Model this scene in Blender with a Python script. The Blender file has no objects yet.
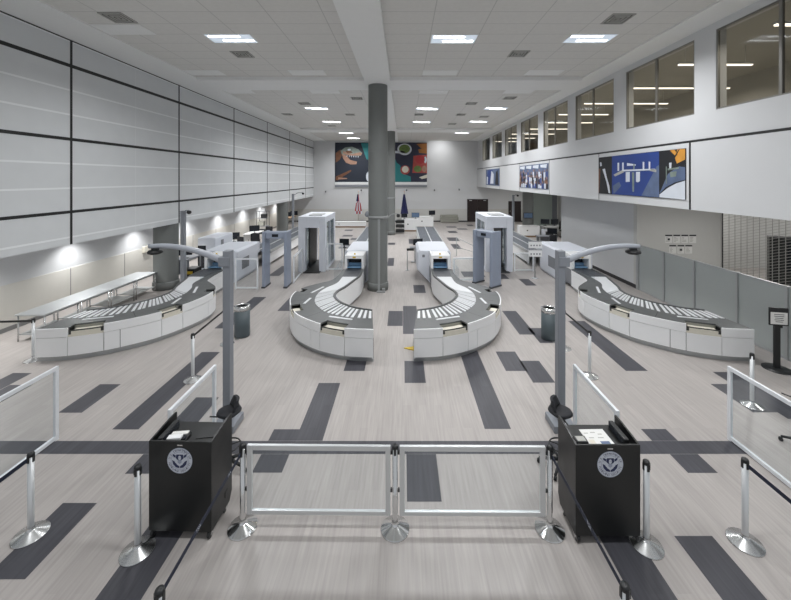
import bpy, bmesh, math, random
from mathutils import Vector, Matrix
random.seed(7)
SC = bpy.context.scene
COL = SC.collection
H = 4.2; F = 362.0; VX = 403.0; VY = 178.6
PI = math.pi

def at(px, py, z=0.0):
    """point at height z seen at this pixel of the photograph"""
    y = F * (H - z) / (py - VY)
    return Vector(((px - VX) * y / F, y, z))

# ------------------------------------------------------------------ materials
def new_mat(name):
    m = bpy.data.materials.new(name); m.use_nodes = True
    nt = m.node_tree; b = nt.nodes['Principled BSDF']
    return m, nt, b

def mat(name, col, rough=0.5, metal=0.0, var=0.06, scale=6.0, bump=0.0, spec=0.5, rvar=0.08):
    m, nt, b = new_mat(name)
    N = nt.nodes; L = nt.links
    tc = N.new('ShaderNodeTexCoord')
    no = N.new('ShaderNodeTexNoise'); no.inputs['Scale'].default_value = scale; no.inputs['Detail'].default_value = 4
    L.new(tc.outputs['Object'], no.inputs['Vector'])
    mix = N.new('ShaderNodeMix'); mix.data_type = 'RGBA'
    c = list(col) + [1]
    mix.inputs['A'].default_value = [v * (1 - var) for v in col] + [1]
    mix.inputs['B'].default_value = [min(1, v * (1 + var)) for v in col] + [1]
    L.new(no.outputs['Fac'], mix.inputs['Factor'])
    L.new(mix.outputs['Result'], b.inputs['Base Color'])
    mr = N.new('ShaderNodeMapRange')
    mr.inputs['To Min'].default_value = max(0.02, rough - rvar); mr.inputs['To Max'].default_value = min(1, rough + rvar)
    L.new(no.outputs['Fac'], mr.inputs['Value']); L.new(mr.outputs['Result'], b.inputs['Roughness'])
    b.inputs['Metallic'].default_value = metal
    b.inputs['Specular IOR Level'].default_value = spec
    if bump:
        bp = N.new('ShaderNodeBump'); bp.inputs['Strength'].default_value = bump
        L.new(no.outputs['Fac'], bp.inputs['Height']); L.new(bp.outputs['Normal'], b.inputs['Normal'])
    return m

def emit(name, col, strength):
    m, nt, b = new_mat(name)
    b.inputs['Base Color'].default_value = (*col, 1)
    b.inputs['Emission Color'].default_value = (*col, 1)
    b.inputs['Emission Strength'].default_value = strength
    return m

def glass(name, tint=(0.9, 0.95, 0.95), refl=0.5):
    m, nt, b = new_mat(name)
    N = nt.nodes; L = nt.links
    N.remove(b)
    out = N['Material Output']
    tr = N.new('ShaderNodeBsdfTransparent'); tr.inputs['Color'].default_value = (*tint, 1)
    gl = N.new('ShaderNodeBsdfGlossy'); gl.inputs['Roughness'].default_value = 0.03
    gl.inputs['Color'].default_value = (0.9, 0.95, 1, 1)
    fr = N.new('ShaderNodeFresnel'); fr.inputs['IOR'].default_value = 1.45
    mu = N.new('ShaderNodeMath'); mu.operation = 'MULTIPLY'; mu.inputs[1].default_value = refl
    mx = N.new('ShaderNodeMixShader')
    ge = N.new('ShaderNodeNewGeometry')
    fb = N.new('ShaderNodeMath'); fb.operation = 'SUBTRACT'; fb.inputs[0].default_value = 1.0
    L.new(ge.outputs['Backfacing'], fb.inputs[1])
    m2 = N.new('ShaderNodeMath'); m2.operation = 'MULTIPLY'
    L.new(fr.outputs[0], mu.inputs[0]); L.new(mu.outputs[0], m2.inputs[0]); L.new(fb.outputs[0], m2.inputs[1])
    L.new(m2.outputs[0], mx.inputs['Fac'])
    L.new(tr.outputs[0], mx.inputs[1]); L.new(gl.outputs[0], mx.inputs[2])
    L.new(mx.outputs[0], out.inputs['Surface'])
    return m

def nmath(nt, op, a=None, b=None):
    n = nt.nodes.new('ShaderNodeMath'); n.operation = op
    for i, v in enumerate((a, b)):
        if v is None: continue
        if isinstance(v, (int, float)): n.inputs[i].default_value = v
        else: nt.links.new(v, n.inputs[i])
    return n.outputs[0]

def line_mask(nt, coord, origin, pitch, width):
    """1 on a line repeated every pitch along coord"""
    s = nmath(nt, 'SUBTRACT', coord, origin)
    d = nmath(nt, 'DIVIDE', s, pitch)
    f = nmath(nt, 'FRACT', d)
    c = nmath(nt, 'SUBTRACT', f, 0.5)
    a = nmath(nt, 'ABSOLUTE', c)
    return nmath(nt, 'GREATER_THAN', a, 0.5 - 0.5 * width / pitch)

def mix_rgb(nt, fac, a, b):
    n = nt.nodes.new('ShaderNodeMix'); n.data_type = 'RGBA'
    for k, v in (('Factor', fac), ('A', a), ('B', b)):
        if isinstance(v, (tuple, list)): n.inputs[k].default_value = (*v, 1)
        elif isinstance(v, (int, float)): n.inputs[k].default_value = v
        else: nt.links.new(v, n.inputs[k])
    return n.outputs['Result']

def pos(nt):
    tc = nt.nodes.new('ShaderNodeTexCoord'); sp = nt.nodes.new('ShaderNodeSeparateXYZ')
    nt.links.new(tc.outputs['Object'], sp.inputs[0])
    return tc, sp.outputs['X'], sp.outputs['Y'], sp.outputs['Z']

def plank_mat(name, base, streak, var):
    m, nt, b = new_mat(name); N = nt.nodes; L = nt.links
    tc, x, y, z = pos(nt)
    cb = N.new('ShaderNodeCombineXYZ'); L.new(y, cb.inputs[0]); L.new(x, cb.inputs[1])
    br = N.new('ShaderNodeTexBrick'); L.new(cb.outputs[0], br.inputs['Vector'])
    br.inputs['Scale'].default_value = 1; br.inputs['Brick Width'].default_value = 1.22
    br.inputs['Row Height'].default_value = 0.146; br.inputs['Mortar Size'].default_value = 0.0
    br.inputs['Color1'].default_value = (*[v * (1 - var) for v in base], 1)
    br.inputs['Color2'].default_value = (*[v * (1 + var) for v in base], 1)
    br.inputs['Mortar'].default_value = (*base, 1)
    cs = N.new('ShaderNodeCombineXYZ')
    L.new(nmath(nt, 'MULTIPLY', x, 30.0), cs.inputs[0]); L.new(nmath(nt, 'MULTIPLY', y, 1.3), cs.inputs[1])
    no = N.new('ShaderNodeTexNoise'); no.inputs['Scale'].default_value = 1; no.inputs['Detail'].default_value = 5
    L.new(cs.outputs[0], no.inputs['Vector'])
    rp = N.new('ShaderNodeMapRange'); rp.inputs['From Min'].default_value = 0.3; rp.inputs['From Max'].default_value = 0.7
    rp.inputs['To Min'].default_value = 1 - streak; rp.inputs['To Max'].default_value = 1 + streak
    L.new(no.outputs['Fac'], rp.inputs['Value'])
    vm = N.new('ShaderNodeVectorMath'); vm.operation = 'SCALE'
    L.new(br.outputs['Color'], vm.inputs[0]); L.new(rp.outputs['Result'], vm.inputs['Scale'])
    L.new(vm.outputs[0], b.inputs['Base Color'])
    b.inputs['Roughness'].default_value = 0.42
    b.inputs['Specular IOR Level'].default_value = 0.35
    return m

def tile_mat():
    m, nt, b = new_mat('ceiling_tile'); L = nt.links
    tc, x, y, z = pos(nt)
    a = line_mask(nt, x, 0.70, 1.238, 0.022)
    c = line_mask(nt, y, 9.20, 0.6194, 0.020)
    g = nmath(nt, 'MAXIMUM', a, c)
    no = nt.nodes.new('ShaderNodeTexNoise'); no.inputs['Scale'].default_value = 9; no.inputs['Detail'].default_value = 6
    L.new(tc.outputs['Object'], no.inputs['Vector'])
    base = mix_rgb(nt, no.outputs['Fac'], (0.65, 0.645, 0.62), (0.72, 0.715, 0.69))
    L.new(mix_rgb(nt, g, base, (0.52, 0.52, 0.50)), b.inputs['Base Color'])
    b.inputs['Roughness'].default_value = 0.9; b.inputs['Specular IOR Level'].default_value = 0.1
    return m

def panel_wall_mat():
    m, nt, b = new_mat('panel_wall'); L = nt.links
    tc, x, y, z = pos(nt)
    a = line_mask(nt, z, 5.23, 0.64, 0.045)
    c = line_mask(nt, y, 9.49 + 2.285, 4.57, 0.03)
    no = nt.nodes.new('ShaderNodeTexNoise'); no.inputs['Scale'].default_value = 2.2; no.inputs['Detail'].default_value = 3
    L.new(tc.outputs['Object'], no.inputs['Vector'])
    base = mix_rgb(nt, no.outputs['Fac'], (0.60, 0.62, 0.63), (0.66, 0.68, 0.69))
    g = nmath(nt, 'MAXIMUM', a, nmath(nt, 'MULTIPLY', c, 0.3))
    L.new(mix_rgb(nt, g, base, (0.78, 0.80, 0.81)), b.inputs['Base Color'])
    b.inputs['Roughness'].default_value = 0.55; b.inputs['Specular IOR Level'].default_value = 0.25
    return m

M = {}
M['floor_light'] = plank_mat('pale_grey_planks', (0.378, 0.352, 0.335), 0.10, 0.045)
M['floor_dark'] = plank_mat('charcoal_planks', (0.060, 0.060, 0.070), 0.16, 0.10)
M['tile'] = tile_mat()
M['panel_wall'] = panel_wall_mat()
M['white_wall'] = mat('white_wall', (0.60, 0.61, 0.62), 0.7, var=0.02, scale=2)
M['beige_wall'] = mat('beige_wainscot', (0.60, 0.585, 0.54), 0.7, var=0.03)
M['grey_wall'] = mat('grey_wall', (0.55, 0.55, 0.53), 0.7, var=0.02)
M['beam'] = mat('beam_paint', (0.80, 0.81, 0.80), 0.75, var=0.02)
M['blacktrim'] = mat('black_trim', (0.012, 0.013, 0.013), 0.5)
M['darkbase'] = mat('dark_baseboard', (0.03, 0.03, 0.032), 0.6)
M['greybase'] = mat('grey_baseboard', (0.22, 0.22, 0.22), 0.6)
M['column'] = mat('column_paint', (0.165, 0.175, 0.17), 0.55, var=0.04)
M['conduit'] = mat('conduit_paint', (0.27, 0.28, 0.28), 0.45)
M['winframe'] = mat('window_frame', (0.20, 0.195, 0.18), 0.45, metal=0.3)
M['winglass'] = glass('window_glass', (0.78, 0.77, 0.74), 0.45)
M['clear'] = glass('clear_acrylic', (0.95, 0.965, 0.97), 0.3)
M['shield'] = glass('glass_shield', (0.72, 0.77, 0.78), 0.7)
M['white'] = mat('white_laminate', (0.80, 0.81, 0.815), 0.4, var=0.02)
M['machine'] = mat('machine_white', (0.66, 0.69, 0.75), 0.45, var=0.02)
M['machine_dark'] = mat('machine_grey', (0.20, 0.21, 0.23), 0.45)
M['cream'] = mat('cream_shelf', (0.66, 0.63, 0.54), 0.5)
M['worktop'] = mat('grey_worktop', (0.095, 0.10, 0.10), 0.38, var=0.08, spec=0.35)
M['roller'] = mat('white_roller', (0.64, 0.655, 0.67), 0.4)
M['beltdark'] = mat('dark_belt', (0.06, 0.065, 0.075), 0.5)
M['rollbed'] = mat('roller_bed', (0.10, 0.115, 0.135), 0.4, metal=0.2)
M['steel'] = mat('brushed_steel', (0.62, 0.63, 0.63), 0.26, metal=1.0, var=0.03, scale=8, rvar=0.02)
M['steel_table'] = mat('table_steel', (0.46, 0.48, 0.49), 0.38, metal=0.7, var=0.05)
M['chrome'] = mat('chrome', (0.72, 0.73, 0.73), 0.13, metal=1.0, var=0.01, rvar=0.01)
M['alu'] = mat('aluminium', (0.66, 0.68, 0.69), 0.38, metal=0.6, var=0.03)
M['whiteframe'] = mat('white_frame', (0.78, 0.81, 0.84), 0.4, metal=0.1)
M['postgrey'] = mat('grey_post', (0.22, 0.235, 0.26), 0.45, var=0.05)
M['armgrey'] = mat('grey_arm', (0.36, 0.38, 0.42), 0.4)
M['detector'] = mat('detector_blue_grey', (0.27, 0.31, 0.39), 0.45)
M['black'] = mat('black_plastic', (0.012, 0.013, 0.014), 0.42)
M['podium'] = mat('black_podium', (0.0065, 0.0075, 0.0075), 0.38, var=0.1)
M['chairblack'] = mat('black_fabric', (0.018, 0.019, 0.023), 0.75)
M['navy'] = mat('navy_belt', (0.006, 0.011, 0.032), 0.6)
M['sealwhite'] = mat('seal_white', (0.55, 0.58, 0.64), 0.5)
M['sealgrey'] = mat('seal_grey', (0.30, 0.33, 0.42), 0.5)
M['sealnavy'] = mat('seal_navy', (0.010, 0.018, 0.075), 0.5)
M['paper'] = mat('paper', (0.72, 0.72, 0.70), 0.7)
M['ink'] = mat('dark_ink', (0.03, 0.03, 0.035), 0.7)
M['bin'] = mat('trash_can_grey', (0.065, 0.085, 0.095), 0.45)
M['frost'] = mat('frosted_panel', (0.40, 0.43, 0.425), 0.3, var=0.01, rvar=.02)
M['alugrey'] = mat('partition_frame', (0.42, 0.435, 0.44), 0.4, metal=0.3)
M['greenglass'] = mat('green_grey_panel', (0.42, 0.48, 0.45), 0.35)
M['brown'] = mat('dark_brown_door', (0.018, 0.010, 0.010), 0.45)
M['mouth_glow'] = mat('blue_plate_and_glow', (0.20, 0.36, 0.55), 0.4)  # blue belt plate, with the blue glow of the tunnel mouth put into the colour
M['screen'] = mat('dark_screen', (0.015, 0.018, 0.024), 0.2)
M['screenblue'] = mat('screen_image', (0.10, 0.16, 0.26), 0.3)
M['vent'] = mat('vent_grey', (0.40, 0.40, 0.375), 0.6)
M['ventdark'] = mat('vent_gap', (0.05, 0.05, 0.046), 0.8)
M['lens'] = mat('light_lens', (0.80, 0.81, 0.80), 0.5, var=0.01)
M['reflector'] = emit('glowing_reflector', (0.60, 0.68, 0.78), 0.5)  # faint glow of its own, standing in for lamp light on the reflector
M['lamp'] = emit('fluorescent_lamp', (1.0, 0.99, 0.97), 9.0)
M['strip'] = emit('strip_lamp', (1.0, 0.94, 0.84), 2.6)
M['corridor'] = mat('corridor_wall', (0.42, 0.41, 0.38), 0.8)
M['grille'] = mat('grille_steel', (0.36, 0.36, 0.34), 0.4, metal=0.5)
M['mesh_dark'] = mat('grille_joint', (0.10, 0.10, 0.095), 0.5, metal=0.5)
M['red'] = mat('red', (0.35, 0.03, 0.035), 0.6)
M['teal'] = mat('teal', (0.02, 0.2, 0.21), 0.6)
M['art_navy'] = mat('art_navy', (0.012, 0.018, 0.032), 0.6)
M['art_plum'] = mat('art_plum', (0.022, 0.025, 0.050), 0.6)
M['art_orange'] = mat('art_orange', (0.3, 0.12, 0.025), 0.6, var=0.3, scale=3)
M['art_rust'] = mat('art_rust', (0.14, 0.06, 0.03), 0.6, var=0.5, scale=4)
M['art_tan'] = mat('art_tan', (0.33, 0.19, 0.13), 0.6, var=0.35, scale=3)
M['art_grey'] = mat('art_grey_green', (0.20, 0.25, 0.22), 0.6, var=0.5, scale=4)
M['art_green'] = mat('art_green', (0.12, 0.19, 0.05), 0.6, var=0.6, scale=5)
M['art_red'] = mat('art_red', (0.36, 0.06, 0.05), 0.6, var=0.3, scale=4)
M['art_blue'] = mat('art_blue', (0.020, 0.050, 0.22), 0.55, var=0.35, scale=1.6)
M['art_white'] = mat('art_white', (0.62, 0.66, 0.72), 0.6, var=0.1, scale=3)
M['art_gold'] = mat('art_gold', (0.60, 0.28, 0.045), 0.5, var=0.4, scale=3)
M['art_black'] = mat('art_black', (0.010, 0.011, 0.014), 0.6)
M['art_bluegrey'] = mat('art_blue_grey', (0.10, 0.14, 0.24), 0.6, var=0.5, scale=3)
M['flag_blue'] = mat('flag_blue', (0.015, 0.02, 0.09), 0.7)
M['yellow'] = mat('yellow', (0.60, 0.42, 0.04), 0.6)
M['tan'] = mat('tan_bench', (0.30, 0.30, 0.26), 0.6)
M['wood'] = mat('wood_desk', (0.25, 0.16, 0.09), 0.5)

# ------------------------------------------------------------------ mesh builder
class MB:
    def __init__(self):
        self.bm = bmesh.new(); self.mi = 0
    def _faces(self, faces, smooth=False):
        for f in faces:
            f.material_index = self.mi; f.smooth = smooth
    def m(self, i): self.mi = i; return self
    def box(self, x0, x1, y0, y1, z0, z1, bev=0.0, T=None):
        tmp = bmesh.new()
        v = [tmp.verts.new((x, y, z)) for x in (x0, x1) for y in (y0, y1) for z in (z0, z1)]
        for q in ((0, 1, 3, 2), (4, 6, 7, 5), (0, 4, 5, 1), (2, 3, 7, 6), (0, 2, 6, 4), (1, 5, 7, 3)):
            tmp.faces.new([v[i] for i in q])
        bmesh.ops.recalc_face_normals(tmp, faces=tmp.faces)
        if bev: bmesh.ops.bevel(tmp, geom=tmp.edges[:], offset=bev, segments=2, affect='EDGES', profile=0.5)
        self._join(tmp, T)
        return self
    def _join(self, tmp, T=None, smooth=False):
        mp = {}
        for v in tmp.verts: mp[v] = self.bm.verts.new(T @ v.co if T else v.co)
        for f in tmp.faces:
            nf = self.bm.faces.new([mp[v] for v in f.verts])
            nf.material_index = self.mi; nf.smooth = smooth or f.smooth
        tmp.free()
    def tube(self, pts, r, seg=10, cap=True, closed=False):
        """round tube along a path; r may be one radius or a list"""
        pts = [Vector(p) for p in pts]; n = len(pts)
        rs = r if isinstance(r, (list, tuple)) else [r] * n
        rings = []
        up = None
        for i, p in enumerate(pts):
            d = (pts[min(i + 1, n - 1)] - pts[max(i - 1, 0)]).normalized()
            if up is None:
                up = Vector((0, 0, 1)) if abs(d.z) < 0.9 else Vector((1, 0, 0))
            a = d.cross(up)
            if a.length < 1e-4: a = d.cross(Vector((0, 1, 0)))
            a.normalize(); b = a.cross(d).normalized(); up = b
            rings.append([self.bm.verts.new(p + a * (rs[i] * math.cos(2 * PI * k / seg)) + b * (rs[i] * math.sin(2 * PI * k / seg))) for k in range(seg)])
        for i in range(n - 1):
            for k in range(seg):
                f = self.bm.faces.new((rings[i][k], rings[i][(k + 1) % seg], rings[i + 1][(k + 1) % seg], rings[i + 1][k]))
                f.material_index = self.mi; f.smooth = True
        if cap:
            for rg in (rings[0], rings[-1]):
                f = self.bm.faces.new(rg); f.material_index = self.mi
        return self
    def lathe(self, prof, c=(0, 0, 0), seg=28, sharp=False):
        """profile of (r, z) turned round the z axis through c"""
        rings = []
        for r, z in prof:
            if r < 1e-5: rings.append([self.bm.verts.new((c[0], c[1], c[2] + z))])
            else: rings.append([self.bm.verts.new((c[0] + r * math.cos(2 * PI * k / seg), c[1] + r * math.sin(2 * PI * k / seg), c[2] + z)) for k in range(seg)])
        for a, b in zip(rings, rings[1:]):
            for k in range(seg):
                k2 = (k + 1) % seg
                if len(a) == 1 and len(b) == 1: continue
                if len(a) == 1: f = self.bm.faces.new((a[0], b[k], b[k2]))
                elif len(b) == 1: f = self.bm.faces.new((a[k], a[k2], b[0]))
                else: f = self.bm.faces.new((a[k], a[k2], b[k2], b[k]))
                f.material_index = self.mi; f.smooth = not sharp
        return self
    def poly(self, pts):
        f = self.bm.faces.new([self.bm.verts.new(p) for p in pts]); f.material_index = self.mi
        return self
    def prism(self, pts, z0, z1, T=None):
        """outline of (x, y) between two heights"""
        tmp = bmesh.new()
        a = [tmp.verts.new((p[0], p[1], z0)) for p in pts]; b = [tmp.verts.new((p[0], p[1], z1)) for p in pts]
        n = len(pts)
        tmp.faces.new(a); tmp.faces.new(b)
        for i in range(n): tmp.faces.new((a[i], a[(i + 1) % n], b[(i + 1) % n], b[i]))
        bmesh.ops.recalc_face_normals(tmp, faces=tmp.faces)
        self._join(tmp, T)
        return self
    def strip(self, pts, z0, z1, th):
        """wall of thickness th along an open plan path"""
        n = len(pts); off = offset(pts, th)
        poly = [tuple(p) for p in pts] + [tuple(p) for p in reversed(off)]
        # quads so that curved strips stay clean
        v = []
        for p, q in zip(pts, off):
            v.append([self.bm.verts.new((p[0], p[1], z0)), self.bm.verts.new((p[0], p[1], z1)), self.bm.verts.new((q[0], q[1], z1)), self.bm.verts.new((q[0], q[1], z0))])
        fs = []
        for i in range(n - 1):
            for k in range(4):
                f = self.bm.faces.new((v[i][k], v[i][(k + 1) % 4], v[i + 1][(k + 1) % 4], v[i + 1][k])); fs.append(f)
        fs.append(self.bm.faces.new(v[0])); fs.append(self.bm.faces.new(v[-1]))
        for f in fs: f.material_index = self.mi
        return self
    def text(self, body, size, T, depth=0.0):
        cu = bpy.data.curves.new('lettering', 'FONT'); cu.body = body; cu.size = size
        cu.align_x = 'CENTER'; cu.align_y = 'CENTER'; cu.extrude = depth; cu.resolution_u = 2
        o = bpy.data.objects.new('lettering', cu); COL.objects.link(o)
        dg = bpy.context.evaluated_depsgraph_get()
        me = bpy.data.meshes.new_from_object(o.evaluated_get(dg))
        tmp = bmesh.new(); tmp.from_mesh(me); self._join(tmp, T)
        bpy.data.objects.remove(o); bpy.data.curves.remove(cu); bpy.data.meshes.remove(me)
        return self
    def build(self, name, mats, parent=None, loc=None):
        bmesh.ops.recalc_face_normals(self.bm, faces=self.bm.faces)
        me = bpy.data.meshes.new(name); self.bm.to_mesh(me); self.bm.free()
        for x in (mats if isinstance(mats, (list, tuple)) else [mats]): me.materials.append(M[x])
        o = bpy.data.objects.new(name, me); COL.objects.link(o)
        if parent is not None: o.parent = parent
        if loc is not None: o.location = loc
        return o

def offset(pts, d):
    """open plan path shifted to its left by d"""
    out = []
    n = len(pts)
    for i in range(n):
        a = Vector(pts[max(i - 1, 0)][:2]); b = Vector(pts[min(i + 1, n - 1)][:2])
        t = (b - a).normalized()
        out.append((pts[i][0] - t.y * d, pts[i][1] + t.x * d))
    return out

def spline(ctrl, n):
    """Catmull-Rom through ctrl, n points evenly spaced by length"""
    P = [Vector(p) for p in ctrl]
    P = [P[0] * 2 - P[1]] + P + [P[-1] * 2 - P[-2]]
    dense = []
    for i in range(1, len(P) - 2):
        for k in range(24):
            t = k / 24
            a, b, c, d = P[i - 1:i + 3]
            dense.append(0.5 * ((2 * b) + (c - a) * t + (2 * a - 5 * b + 4 * c - d) * t * t + (3 * b - a - 3 * c + d) * t ** 3))
    dense.append(P[-2])
    L = [0]
    for a, b in zip(dense, dense[1:]): L.append(L[-1] + (b - a).length)
    out = []; j = 0
    for k in range(n):
        s = L[-1] * k / (n - 1)
        while j < len(L) - 2 and L[j + 1] < s: j += 1
        u = (s - L[j]) / max(L[j + 1] - L[j], 1e-9)
        out.append(dense[j].lerp(dense[j + 1], min(max(u, 0), 1)))
    return out, L[-1]

def tag(o, label, cat, group=None, kind=None):
    if label: o['label'] = label
    if cat: o['category'] = cat
    if group: o['group'] = group
    if kind: o['kind'] = kind
    return o

def thing(name, label, cat, loc=(0, 0, 0), rz=0.0, group=None):
    o = bpy.data.objects.new(name, None); COL.objects.link(o)
    o.location = loc; o.rotation_euler = (0, 0, rz); o.empty_display_size = 0.2
    return tag(o, label, cat, group)

def copy_tree(o, label=None, loc=None, rz=None, parent=None):
    c = o.copy(); COL.objects.link(c)
    if parent is not None: c.parent = parent
    for ch in [x for x in bpy.data.objects if x.parent == o]: copy_tree(ch, parent=c)
    if label: c['label'] = label
    if loc is not None: c.location = loc
    if rz is not None: c.rotation_euler = (0, 0, rz)
    return c

def struct(name, mb, mats, label, cat):
    return tag(mb.build(name, mats), label, cat, kind='structure')

# ------------------------------------------------------------------ camera
cam = bpy.data.cameras.new('camera'); co = bpy.data.objects.new('camera', cam); COL.objects.link(co)
co.location = (0, 0, H); co.rotation_euler = (PI / 2, 0, 0)
cam.sensor_width = 36; cam.sensor_fit = 'HORIZONTAL'; cam.lens = 36 * F / 791
cam.shift_x = (395.5 - VX) / 791; cam.shift_y = (VY - 300) / 791
cam.clip_start = 0.05; cam.clip_end = 200
SC.camera = co

# ------------------------------------------------------------------ room shell
YB = 35.2          # back wall
ZC = 7.83          # beams and bands
XL = -8.7; XR = 7.26
ZF0, ZF1 = 3.42, 5.16   # white band on the right
def floor():
    mb = MB()
    mb.box(-13, 22, 1.0, YB + .3, -0.1, 0)
    mb.m(1)
    k = H
    def rect(s0, s1, y_near, y_far, lift=0.0012):
        x0, x1 = s0 * k, s1 * k
        ya = F * H / (y_near - VY); yb = F * H / (y_far - VY)
        mb.poly([(x0, ya, lift), (x1, ya, lift), (x1, yb, lift), (x0, yb, lift)])
    def px(xl, xr, yn, yf): rect((xl - VX) / (yn - VY), (xr - VX) / (yn - VY), yn, yf)
    # long cross band
    px(-150, 749, 454, 441)
    px(484.8, 511, 429, 348); px(506, 527.5, 371, 351.6); px(533.2, 555.3, 382.7, 360.8)
    px(519.6, 536, 334.6, 311); px(540, 557, 343, 328); px(626, 648, 371, 321)
    px(688, 718, 473, 454.2); px(652, 678, 440.8, 429)
    px(753, 778, 412.4, 384); px(788, 815, 419, 372); px(753, 802, 640, 536)
    px(644.5, 691, 620, 500); px(407, 441.7, 501.7, 454.2)
    rect(-.412, -.307, 440.8, 383); rect(-.514, -.412, 440.8, 429.3); rect(-.514, -.412, 472.7, 454.2)
    rect(-1.473, -1.372, 412.8, 384.2); rect(-1.16, -1.055, 429.5, 352)
    rect(-.946, -.841, 430, 397.4); rect(-.942, -.84, 473.8, 454.2)
    rect(-2.006, -1.908, 393, 373); rect(-1.905, -1.797, 405, 385)
    rect(-1.048, -.943, 579.4, 503); rect(-.7315, -.622, 640, 500)
    rect(-.309, -.2, 371, 355); rect(.008, .112, 383, 361)
    rect(0, .105, 334, 306); rect(-.107, -.002, 326, 311)
    rect(.096, .2, 293, 285); rect(-.95, -.845, 311, 293.6); rect(-1.26, -1.155, 328.5, 297)
    rect(1.15, 1.25, 285.6, 279); rect(.62, .84, 277, 271.5); rect(.97, 1.06, 279, 274)
    px(409, 416, 243.7, 239); px(454, 462, 249, 244); px(449, 460, 241, 237.5); px(449, 458, 233, 231)
    px(387, 393.5, 266, 258); px(388, 395, 244.8, 242.7); px(268, 279, 276, 266)
    px(447, 457, 227.6, 226.4); px(458, 468, 229.6, 228.4); px(340, 349, 247, 244); px(468, 474, 226, 224.6)
    px(342, 352, 236.5, 235); px(344, 352, 231, 229.6); px(350, 357, 240, 238)
    o = struct('floor', mb, ['floor_light', 'floor_dark'], 'pale grey wood look plank floor with charcoal plank patches', 'floor')
floor()

def ceiling():
    mb = MB()
    mb.box(-7.5, 6.55, -0.5, YB, 7.872, 7.95)
    struct('ceiling', mb, 'tile', 'suspended ceiling of pale grey acoustic tiles in a grid', 'ceiling')
    n = [0]
    def beam(x0, x1, y0, y1, z0=ZC, label=''):
        n[0] += 1
        struct('trim_%d' % n[0], MB().box(x0, x1, y0, y1, z0, 7.95), 'beam', label, 'ceiling beam')
    beam(XL - .3, -7.46, -0.5, YB, label='flat grey ceiling band along the left panelled wall')
    beam(6.5, XR + .3, -0.5, YB, label='flat ceiling band above the row of high windows')
    beam(-1.40, -.465, -0.5, YB, 7.74, label='long ceiling beam running to the back above the columns')
    beam(-7.42, 6.45, 13.05, 14.5, 7.741, label='nearer cross beam of the ceiling')
    beam(-7.42, 6.45, 26.2, 27.8, 7.741, label='farther cross beam of the ceiling')
ceiling()

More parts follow.
